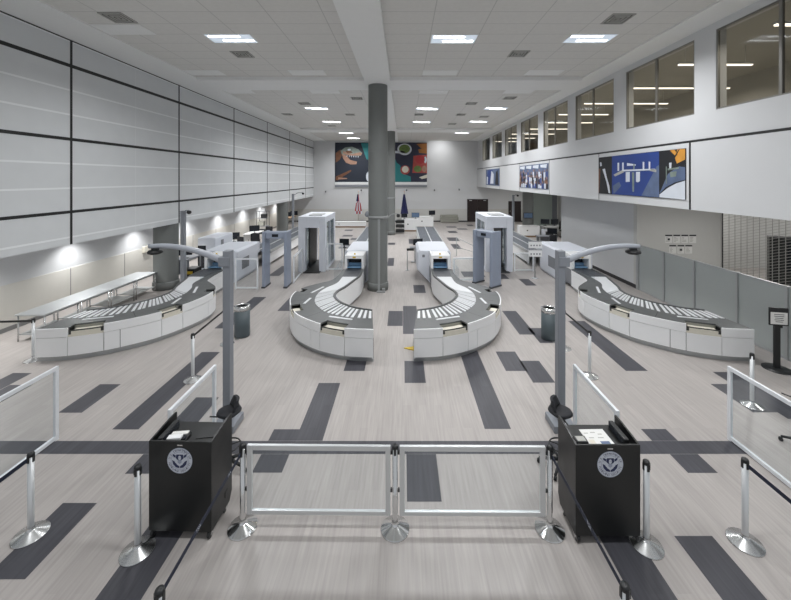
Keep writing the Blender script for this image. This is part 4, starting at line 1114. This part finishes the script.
# ------------------------------------------------------------------ right side: partition, notices, grille, sign
t = thing('frosted_partition', 'long frosted grey partition with metal posts along the right side', 'partition', (8.92, 9.0, 0))
ys = [13.72, 12.35, 11.06, 9.64, 8.39, 7.0]
for y in ys:
    w = .07 if y == 13.72 else .035
    MB().box(-.05, .05, y - w - 9.0, y + w - 9.0, 0, 1.71).build('post', 'alugrey', t)
for a, c in zip(ys, ys[1:]):
    MB().box(-.012, .012, c + .035 - 9, a - .035 - 9, .06, 1.66).build('panel', 'frost', t)
    MB().box(-.03, .03, c + .035 - 9, a - .035 - 9, 1.66, 1.70).build('top_rail', 'alugrey', t)
    MB().box(-.03, .03, c + .035 - 9, a - .035 - 9, 0, .06).build('bottom_rail', 'alugrey', t)
k = 13.8 / F
pos7 = [(665, 672, 234.7, 243.0, 'upper row, first'), (673.2, 680, 234.7, 243.0, 'upper row, second'), (681.3, 688, 234.7, 243, 'upper row, third'), (689.2, 696, 234.7, 243, 'upper row, fourth'),
        (669.2, 676, 245, 253.5, 'lower row, first'), (677.4, 684, 245, 253.5, 'lower row, second'), (685.2, 692, 245, 253.5, 'lower row, third')]
for j, (x0, x1, y0, y1, w) in enumerate(pos7):
    xa, xb = (x0 - VX) * k, (x1 - VX) * k; za, zb = H - (y1 - VY) * k, H - (y0 - VY) * k
    b = MB(); W = (xb - xa) / 2; Hh = zb - za
    b.box(-W, W, -.006, 0, 0, Hh); b.m(1).box(-W, W, -.008, -.006, Hh - .055, Hh)
    r = random.Random(j)
    b.m(2)
    for q in range(4):
        b.box(-W + .03, -W + .03 + r.uniform(.06, .16), -.0075, -.006, .05 + q * .05, .07 + q * .05)
    if j in (0, 5): b.m(1).box(-.04, .05, -.008, -.006, .10, .18)
    tag(b.build('notice', ['paper', 'ink', 'vent'], loc=((xa + xb) / 2, 13.799, za)), 'white notice with dark heading on the grey wall, %s of it' % w, 'notice', 'notices on the grey wall')
# security grille, set at an angle
t = thing('security_grille', 'metal security grille of upright bars under the right band', 'grille', (12.15, 13.79, 0), math.atan2(-1.75, 2.2))
Lg = 4.2
MB().box(0, .035, -.04, .04, 0, ZF0 - .002).build('guide_post', 'blacktrim', t)
nb = 25
for i in range(1, nb):
    x = .035 + i * .165
    MB().box(x - .010, x + .010, -.012, .012, 0, ZF0 - .002).build('bar', 'grille', t)
b = MB()
for i in range(nb):
    x0 = .035 + i * .165
    z = .05 + (i % 2) * .05
    while z < ZF0 - .1:
        b.tube([(x0, 0, z), (x0 + .165, 0, z + .055)], .008, 5, cap=False); z += .105
b.build('cross_links', 'grille', t)
t2 = thing('kiosk', 'dark kiosk front right behind the security grille', 'kiosk', (12.15, 13.79, 0), math.atan2(-1.75, 2.2))
MB().box(1.30, 3.6, .16, .75, .06, 2.08, .01).build('body', 'black', t2); MB().box(1.34, 3.56, .2, .7, 0, .06).build('plinth', 'machine_dark', t2)
MB().box(1.75, 3.5, .15, .16, .9, 1.95).build('screen', 'screen', t2)

t = thing('sign_stand', 'black floor sign stand with framed notice beside the partition', 'sign', (8.24, 7.98, 0), math.radians(-12))
MB().lathe([(0.25, 0), (.25, .02), (.05, .035), (0, .035)], seg=32).build('base', 'black', t)
MB().box(-.05, .05, -.03, .03, .03, 1.02).build('pole', 'black', t)
f = MB(); f.box(-.18, .18, -.06, -.03, .98, 1.37, .008); f.build('frame', 'black', t)
b = MB(); b.box(-.155, .155, -.066, -.06, 1.01, 1.27); b.m(1)
r = random.Random(3)
for q in range(5):
    w = r.uniform(.05, .12); b.box(-w, w, -.068, -.066, 1.06 + q * .04, 1.072 + q * .04)
b.build('notice', ['paper', 'ink'], t)
MB().box(.05, .09, -.03, .03, .92, .99).build('clamp', 'black', t)

# ------------------------------------------------------------------ trash cans
def trash(x, y, rz, label):
    t = thing('trash_can', label, 'trash can', (x, y, 0), rz, 'trash cans')
    MB().lathe([(0, .01), (.185, .01), (.195, .03), (.195, .72), (.19, .72)], seg=32).build('body', 'bin', t)
    MB().lathe([(.197, .70), (.20, .70), (.20, .80), (.15, .825), (.135, .80), (.135, .72), (.197, .70)], seg=32).build('rim', 'steel', t)
    MB().lathe([(0, .70), (.134, .70), (.134, .79)], seg=24).build('liner', 'black', t)
    MB().box(-.05, .05, -.28, -.17, .012, .035, .006).build('pedal', 'steel', t)
    MB().lathe([(0, 0), (.19, 0), (.19, .012), (0, .012)], seg=24).build('foot_ring', 'black', t)
trash(-4.3, 9.68, math.radians(-5), 'dark grey round trash can with steel rim beside the left tall post')
trash(3.84, 9.52, math.radians(10), 'dark grey round trash can with steel rim beside the right tall post')

# ------------------------------------------------------------------ tall posts with arms
def tall_post(x, y, s, label):
    t = thing('lamp_post', label, 'lamp post', (x, y, 0), 0, 'tall posts with curved arms')
    b = MB(); b.box(-.062, .062, -.07, .07, .02, 2.98, .008); b.build('post', 'postgrey', t)
    b = MB(); b.box(-.18, .18, -.2, .2, 0, .12, .01); b.build('base_block', 'postgrey', t)
    pts = [(s * .08, 0, 2.80), (s * .40, 0, 2.93), (s * .75, 0, 3.02), (s * 1.05, 0, 3.055), (s * 1.34, 0, 3.05)]
    sp, _ = spline([Vector(p) for p in pts], 20)
    b = MB(); b.tube(sp, [.058 - .02 * i / 19 for i in range(20)], 12); b.build('arm', 'armgrey', t)
    MB().box(s * .04 - .09, s * .04 + .09, -.09, .09, 2.72, 2.88, .01).build('clamp', 'postgrey', t)
    h = MB(); h.lathe([(0, .0), (.10, -.005), (.12, -.03), (.115, -.055), (.07, -.075), (0, -.08)], (s * 1.24, 0, 2.99), 20); h.build('lamp_head', 'black', t)
    MB().box(s * 1.24 - .05, s * 1.24 + .05, -.03, .03, 2.985, 3.02).build('head_bracket', 'black', t)
tall_post(-2.97, 6.15, -1, 'tall grey post with curved arm reaching left, behind the left podium')
tall_post(2.67, 6.15, 1, 'tall grey post with curved arm reaching right, behind the right podium')

# ------------------------------------------------------------------ big glass panels beside the podiums
def side_glass(x, y0, y1, label, t_=.055):
    return glass_gate('glass_barrier', (x, y1), (x, y0), .02, 1.18, label, 'glass barrier', 'whiteframe', t_, True, 'clear', 'white framed glass panels')
side_glass(-5.57, 3.2, 5.84, 'white framed glass panel at the left picture edge, beyond the outer stanchion')
side_glass(5.25, 3.2, 5.84, 'white framed glass panel at the right picture edge, beyond the outer stanchion')
side_glass(-3.05, 4.72, 5.88, 'white framed glass panel rising behind the left black podium')
side_glass(2.79, 4.70, 5.90, 'white framed glass panel rising behind the right black podium')
# ------------------------------------------------------------------ podiums
def seal(b):
    """round department seal in the x-z plane, radius 1; materials 0 white 1 grey 2 navy"""
    def P(x, z, d): return (x * .15, -.004 - d, z * .15)
    def disc(mi, r, d, n=48): b.m(mi).poly([P(r * math.cos(2 * PI * k / n), r * math.sin(2 * PI * k / n), d) for k in range(n)])
    def sh(mi, pts, d): b.m(mi).poly([P(x, z, d) for x, z in pts])
    disc(1, 1.0, 0); disc(0, .97, .0004); disc(1, .69, .0008); disc(0, .655, .0012)
    # lettering round the ring
    def ring(txt, r, a0, a1, flip):
        n = len(txt)
        for i, ch in enumerate(txt):
            if ch == ' ': continue
            a = a0 + (a1 - a0) * (i + .5) / n
            rot = (a + PI / 2) if flip else (a - PI / 2)
            T = Matrix.Translation(P(r * math.cos(a), r * math.sin(a), .0012)) @ Matrix.Rotation(PI / 2, 4, 'X') @ Matrix.Rotation(rot, 4, 'Z')
            b.m(2).text(ch, .036, T)
    ring('U.S. DEPARTMENT OF', .82, PI * .95, PI * .05, False)
    ring('HOMELAND SECURITY', .82, PI * 1.06, PI * 1.94, True)
    # eagle: dark shield behind head, spread wings, tail arcs
    sh(2, [(-.26, .48), (.26, .48), (.32, .22), (.16, .02), (-.16, .02), (-.32, .22)], .0016)
    for s in (-1, 1):
        sh(2, [(s * .56, .52), (s * .30, .40), (s * .34, .24), (s * .5, .2)], .0016)
        sh(2, [(s * .60, .05), (s * .36, -.08), (s * .22, -.30), (s * .02, -.42), (s * .02, -.58), (s * .30, -.52), (s * .52, -.28)], .0016)
        sh(0, [(s * .54, .36), (s * .42, .06), (s * .12, -.16), (s * .06, 0), (s * .26, .14)], .0022)
        sh(0, [(s * .42, .0), (s * .34, -.16), (s * .12, -.28), (s * .14, -.16)], .0024)
    sh(0, [(-.10, .34), (0, .40), (.10, .34), (.11, .16), (.06, .06), (-.06, .06), (-.11, .16)], .0022)
    sh(1, [(-.16, .04), (.16, .04), (.15, -.14), (0, -.26), (-.15, -.14)], .0026)
    sh(0, [(-.14, -.30), (.14, -.30), (.08, -.40), (-.08, -.40)], .0024)
    for s in (-1, 1): sh(2, [(s * .05, .28), (s * .02, .24), (s * .05, .22)], .003)

def podium(xc, yf, rz, label, seal_x):
    t = thing('podium', label, 'podium', (xc, yf, 0), rz, 'black podiums')
    w = .372; d = .475; z0 = .085
    MB().box(-w, w, 0, .022, z0, 1.135, .004).build('front_panel', 'podium', t)
    for s in (-1, 1):
        T = Matrix(((0, 0, 1, 0), (1, 0, 0, 0), (0, 1, 0, 0), (0, 0, 0, 1)))      # outline (y, z) extruded along x
        x0, x1 = sorted((s * w, s * (w - .022)))
        b = MB(); b.prism([(.022, z0), (d - .06, z0), (d, z0 + .10), (d, 1.17), (.36, 1.17), (.022, 1.135)], x0, x1, T); b.build('side_panel', 'podium', t)
    MB().box(-w + .022, w - .022, .022, d, 1.02, 1.045).build('desktop', 'podium', t)
    MB().box(-w + .022, w - .022, .022, d - .08, z0, z0 + .02).build('floor_panel', 'podium', t)
    MB().box(-w + .022, w - .022, .05, d - .08, .55, .57).build('inner_shelf', 'podium', t)
    for sx in (-1, 1):
        for yy in (.05, d - .10):
            c = thing('x', None, None); bpy.data.objects.remove(c)
            x = sx * (w - .035)
            b = MB(); b.tube([(x - .016, yy - .02, .042), (x + .016, yy - .02, .042)], .042, 16)
            cs = b.build('caster', 'black', t)
            b = MB(); b.box(x - .022, x - .016, yy - .03, yy + .03, .03, z0); b.box(x + .016, x + .022, yy - .03, yy + .03, .03, z0); b.box(x - .03, x + .03, yy - .035, yy + .035, z0 - .008, z0)
            b.build('fork', 'steel', cs)
    b = MB(); seal(b); s_ = b.build('seal', ['sealwhite', 'sealgrey', 'sealnavy'], t); s_.location = (seal_x, 0, .915)
    s_['label'] = 'round white and navy eagle seal'
    MB().box(seal_x - .032, seal_x + .032, -.004, 0, 1.086, 1.100).build('name_plate', 'steel', t)
    MB().box(w - .001, w + .006, .30, .36, .22, .29).build('cable_port', 'black', t) if seal_x < 0 or True else None
    return t
podium(-2.60, 4.22, -.03, 'black wheeled podium with round seal, on the left', .0)
podium(2.36, 4.165, .0, 'black wheeled podium with round seal, on the right', .022)

def place(o, x, y, z, rz=0): o.location = (x, y, z); o.rotation_euler = (0, 0, rz); return o
# things on the podiums
t = thing('document_reader', 'small white and black document reader on the left podium', 'document reader', (-2.72, 4.38, 1.047), .1, None)
MB().box(-.12, .12, -.085, .085, 0, .035, .008).build('housing', 'black', t)
MB().box(-.10, .06, -.075, .0, .035, .065, .006).build('lid', 'white', t)
MB().box(-.09, .10, .015, .07, .035, .055, .006).build('scan_bed', 'paper', t)
MB().box(.07, .11, -.07, -.01, .036, .05).build('card_slot', 'screen', t)
t = thing('tilted_screen', 'black slanted screen at the left end of the left podium', 'screen', (-2.87, 4.44, 1.047), 0, None)
MB().box(-.03, .03, -.17, .17, .0, .09, .01).build('housing', 'black', t); MB().box(.0302, .034, -.15, .15, .015, .08).build('display', 'screen', t)
tag(place(MB().box(-.12, .12, -.10, .10, 0, .006).build('keyboard', 'black'), -2.40, 4.50, 1.047, .15), 'flat black keypad at the right of the left podium', 'keypad')
t = thing('paper_chart', 'printed white chart lying on the right podium', 'paper', (2.36, 4.40, 1.047), .02, None)
b = MB(); b.box(-.15, .15, -.15, .15, 0, .004); b.m(1)
for (x, y, w) in ((-.1, .08, .05), (-.02, .09, .06), (.06, .06, .05), (-.08, 0, .06), (.03, .0, .07)): b.box(x - .02, x + w - .02, y - .008, y + .008, .004, .0048)
b.m(2).box(-.13, -.06, -.12, -.03, .004, .0048); b.m(3).box(.0, .11, -.11, -.06, .004, .0048)
b.build('sheet', ['paper', 'vent', 'cream', 'art_bluegrey'], t)
t = thing('card_reader', 'small black card reader at the left of the right podium', 'card reader', (2.12, 4.32, 1.047), 0, None)
MB().box(-.07, .07, -.055, .055, 0, .05, .008).build('housing', 'black', t); MB().box(-.05, .05, -.04, .04, .0505, .053).build('keys', 'vent', t)
t = thing('tilted_screen', 'black slanted screen at the right end of the right podium', 'screen', (2.63, 4.42, 1.047), 0, None)
MB().box(-.03, .03, -.17, .17, .0, .09, .01).build('housing', 'black', t); MB().box(-.034, -.0302, -.15, .15, .015, .08).build('display', 'screen', t)

# ------------------------------------------------------------------ stools
def stool(x, y, rz, label, seat=.80):
    t = thing('drafting_stool', label, 'stool', (x, y, 0), rz, 'black drafting stools')
    b = MB(); n = 28
    prof = []
    def out(a):  # saddle-shaped outline, wide at the back
        return .19 + .02 * math.cos(2 * a) , .20
    top = []; low = []
    for k in range(n):
        a = 2 * PI * k / n
        rx, ry = .165, .155
        top.append(b.bm.verts.new((rx * .9 * math.cos(a), ry * .9 * math.sin(a), seat + .035 + .015 * math.cos(a) ** 2)))
    mid = [b.bm.verts.new((.17 * math.cos(2 * PI * k / n), .16 * math.sin(2 * PI * k / n), seat + .01)) for k in range(n)]
    low = [b.bm.verts.new((.11 * math.cos(2 * PI * k / n), .10 * math.sin(2 * PI * k / n), seat - .04)) for k in range(n)]
    c = b.bm.verts.new((0, 0, seat + .02))
    for k in range(n):
        k2 = (k + 1) % n
        for f in ((top[k], top[k2], c), (mid[k], mid[k2], top[k2], top[k]), (low[k], low[k2], mid[k2], mid[k])):
            ff = b.bm.faces.new(f); ff.smooth = True
    b.bm.faces.new(low)
    b.build('seat', 'chairblack', t)
    b = MB()
    # curved backrest tapering upward, at local +x
    rows = []
    for i in range(7):
        f = i / 6; z = seat + .045 + .13 * f; w = .125 - .03 * f * f; xx = .055 + .05 * f
        rows.append([(xx - .03 * (2 * j / 6 - 1) ** 2 + .0, w * (2 * j / 6 - 1), z) for j in range(7)])
    V0 = [[b.bm.verts.new(p) for p in r] for r in rows]; V1 = [[b.bm.verts.new((p[0] + .035, p[1], p[2])) for p in r] for r in rows]
    for i in range(6):
        for j in range(6):
            for V in (V0, V1):
                f = b.bm.faces.new((V[i][j], V[i][j + 1], V[i + 1][j + 1], V[i + 1][j])); f.smooth = True
    for i in range(6):
        for j in (0, 6): b.bm.faces.new((V0[i][j], V0[i + 1][j], V1[i + 1][j], V1[i][j]))
    for j in range(6):
        for i in (0, 6): b.bm.faces.new((V0[i][j], V0[i][j + 1], V1[i][j + 1], V1[i][j]))
    b.build('backrest', 'chairblack', t)
    MB().tube([(.06, 0, seat - .03), (.11, 0, seat + .0), (.12, 0, seat + .09)], .018, 8).build('back_support', 'black', t)
    MB().tube([(0, 0, .10), (0, 0, seat - .03)], .026, 12).build('gas_lift', 'black', t)
    MB().tube([(.0, 0, seat - .06), (-.14, .12, seat - .08), (-.23, .17, seat - .07)], .010, 8).build('lever', 'black', t)
    b = MB(); n = 24; b.tube([(.15 * math.cos(2 * PI * k / n), .15 * math.sin(2 * PI * k / n), .32) for k in range(n + 1)], .010, 6, cap=False)
    for k in range(3): b.tube([(0, 0, .32), (.15 * math.cos(2.1 * k), .15 * math.sin(2.1 * k), .32)], .008, 6)
    b.build('foot_ring', 'black', t)
    for k in range(5):
        a = 2 * PI * k / 5 + .3
        MB().tube([(0, 0, .12), (.29 * math.cos(a), .29 * math.sin(a), .075)], [.028, .018], 8).build('leg', 'black', t)
        MB().tube([(.29 * math.cos(a) - .02 * math.sin(a), .29 * math.sin(a) + .02 * math.cos(a), .03), (.29 * math.cos(a) + .02 * math.sin(a), .29 * math.sin(a) - .02 * math.cos(a), .03)], .03, 10).build('caster', 'black', t)
stool(-2.53, 5.27, math.radians(35), 'black drafting stool behind the left podium')
stool(2.29, 5.27, math.radians(145), 'black drafting stool behind the right podium')
stool(6.28, 5.62, math.radians(-20), 'black drafting stool cut off by the right picture edge')

# ------------------------------------------------------------------ stanchions
def stanchion(x, y, label, m='steel', h=.96, belt=None, marks=True, rz=0, beltmat='navy'):
    t = thing('stanchion', label, 'stanchion', (x, y, 0), 0, 'belt stanchions')
    MB().lathe([(0, 0), (.172, 0), (.172, .010), (.168, .015), (.05, .060), (.038, .075), (.034, .10)], seg=40).build('base', m, t)
    MB().lathe([(.032, .06), (.032, h - .03), (0, h - .03)], seg=20).build('post', m if m == 'chrome' else 'alu', t)
    b = MB(); b.lathe([(.033, h - .032), (.0355, h - .032), (.0355, h - .004), (.030, h + .008), (0, h + .010)], seg=20)
    for a in range(4):
        c, s = math.cos(a * PI / 2 + rz), math.sin(a * PI / 2 + rz)
        b.box(-.013, .013, .030, .038, h - .095, h - .015, T=Matrix.Rotation(a * PI / 2 + rz, 4, 'Z'))
    b.build('head', 'black', t)
    if belt:
        dx, dy = belt[0] - x, belt[1] - y; L = math.hypot(dx, dy); ang = math.atan2(dy, dx)
        T = Matrix.Rotation(ang, 4, 'Z')
        b = MB(); b.box(.045, L - .045, -.0015, .0015, h - .075, h - .027, T=T)
        if marks:
            b.m(1); s = .55
            while s < L - .3:
                for sd in (-1, 1):
                    TT = T @ Matrix.Translation((s, sd * .0022, h - .051)) @ Matrix.Rotation(PI / 2, 4, 'X')
                    if sd > 0: TT = T @ Matrix.Translation((s, .0022, h - .051)) @ Matrix.Rotation(PI, 4, 'Z') @ Matrix.Rotation(PI / 2, 4, 'X')
                    b.text('TSA', .046, TT)
                s += .62
        b.build('belt', [beltmat, 'sealwhite'], t)
        bb = MB(); bb.box(L - .06, L - .034, -.012, .012, h - .09, h - .02, T=T); bb.build('belt_clip', 'black', t)
    return t
stanchion(-4.39, 4.27, 'steel stanchion at the far left, in front of the left edge glass panel', belt=(-4.39, 2.1))
stanchion(-2.99, 4.08, 'steel stanchion touching the left side of the left podium')
S3 = (-1.93, 4.36); S4 = (-.095, 4.34); S5 = (1.755, 4.33)
stanchion(*S3, 'chrome stanchion at the left end of the clear barrier, right of the left podium', 'chrome', h=1.0)
stanchion(*S4, 'chrome stanchion in the middle joining the two clear barriers', 'chrome', h=1.0)
stanchion(*S5, 'chrome stanchion at the right end of the clear barrier, left of the right podium', 'chrome', h=1.0)
stanchion(2.79, 4.15, 'steel stanchion touching the right side of the right podium')
stanchion(3.95, 4.18, 'steel stanchion at the far right, in front of the right edge glass panel', belt=(3.95, 2.0))
stanchion(-1.91, 2.84, 'stanchion cut by the bottom edge on the left, blue belt to the barrier', belt=S3, h=.975)
stanchion(1.76, 2.87, 'stanchion cut by the bottom edge on the right, blue belt to the barrier', belt=S5, h=.975)
stanchion(-4.39, 7.56, 'steel stanchion left of the left tall post, with black belt going back', belt=(-4.47, 9.2), beltmat='black', marks=False)
stanchion(-4.47, 9.2, 'steel stanchion hidden behind the left tall post, end of the black belt')
stanchion(3.97, 7.7, 'steel stanchion right of the right tall post, with black belt going back', belt=(3.98, 8.95), beltmat='black', marks=False)
stanchion(3.98, 8.95, 'steel stanchion hidden behind the right tall post, end of the black belt')
stanchion(6.46, 6.7, 'steel stanchion behind the right edge glass panel, before the far right counter')
stanchion(-8.56, 8.38, 'steel stanchion at the near end of the far left counter', belt=(-10.6, 8.2), beltmat='black', marks=False)

def clear_barrier(p, q, label):
    p = Vector((*p, 0)); q = Vector((*q, 0)); d = q - p; L = d.length
    t = thing('clear_barrier', label, 'barrier', p, math.atan2(d.y, d.x), 'clear panel barriers')
    a, c = .055, L - .055; z0, z1 = .17, 1.0; w = .06; h = .018
    MB().box(a + w, c - w, -h, h, z1 - w, z1, .004).build('top_rail', 'alu', t)
    MB().box(a + w, c - w, -h, h, z0, z0 + .05, .004).build('bottom_rail', 'alu', t)
    MB().box(a, a + w, -h, h, z0, z1, .004).build('side_rail', 'alu', t); MB().box(c - w, c, -h, h, z0, z1, .004).build('side_rail', 'alu', t)
    MB().box(a + w, c - w, -.004, .004, z0 + .05, z1 - w).build('clear_pane', 'clear', t)
    for x in (a - .02, c + .0):
        for z in (.45, .90): MB().box(x, x + .02, -.012, .012, z, z + .04).build('clamp', 'black', t)
clear_barrier(S3, S4, 'clear panel barrier with silver frame, left of the middle stanchion')
clear_barrier(S4, S5, 'clear panel barrier with silver frame, right of the middle stanchion')

# yellow hazard marker on the floor left of lane C
tag(MB().prism([(.02, 8.95), (.33, 8.8), (.33, 9.05)], .002, .02).build('floor_marker', 'yellow'), 'small yellow floor marker at the near end of the middle right counter', 'marker')

# ------------------------------------------------------------------ light and view
w = bpy.data.worlds.new('world'); SC.world = w; w.use_nodes = True
w.node_tree.nodes['Background'].inputs['Color'].default_value = (.93, .96, 1.0, 1)
w.node_tree.nodes['Background'].inputs['Strength'].default_value = 0.45
SC.view_settings.view_transform = 'Standard'; SC.view_settings.look = 'None'
SC.view_settings.gamma = 1.0; SC.view_settings.exposure = 0.22; SC.view_settings.use_curve_mapping = False
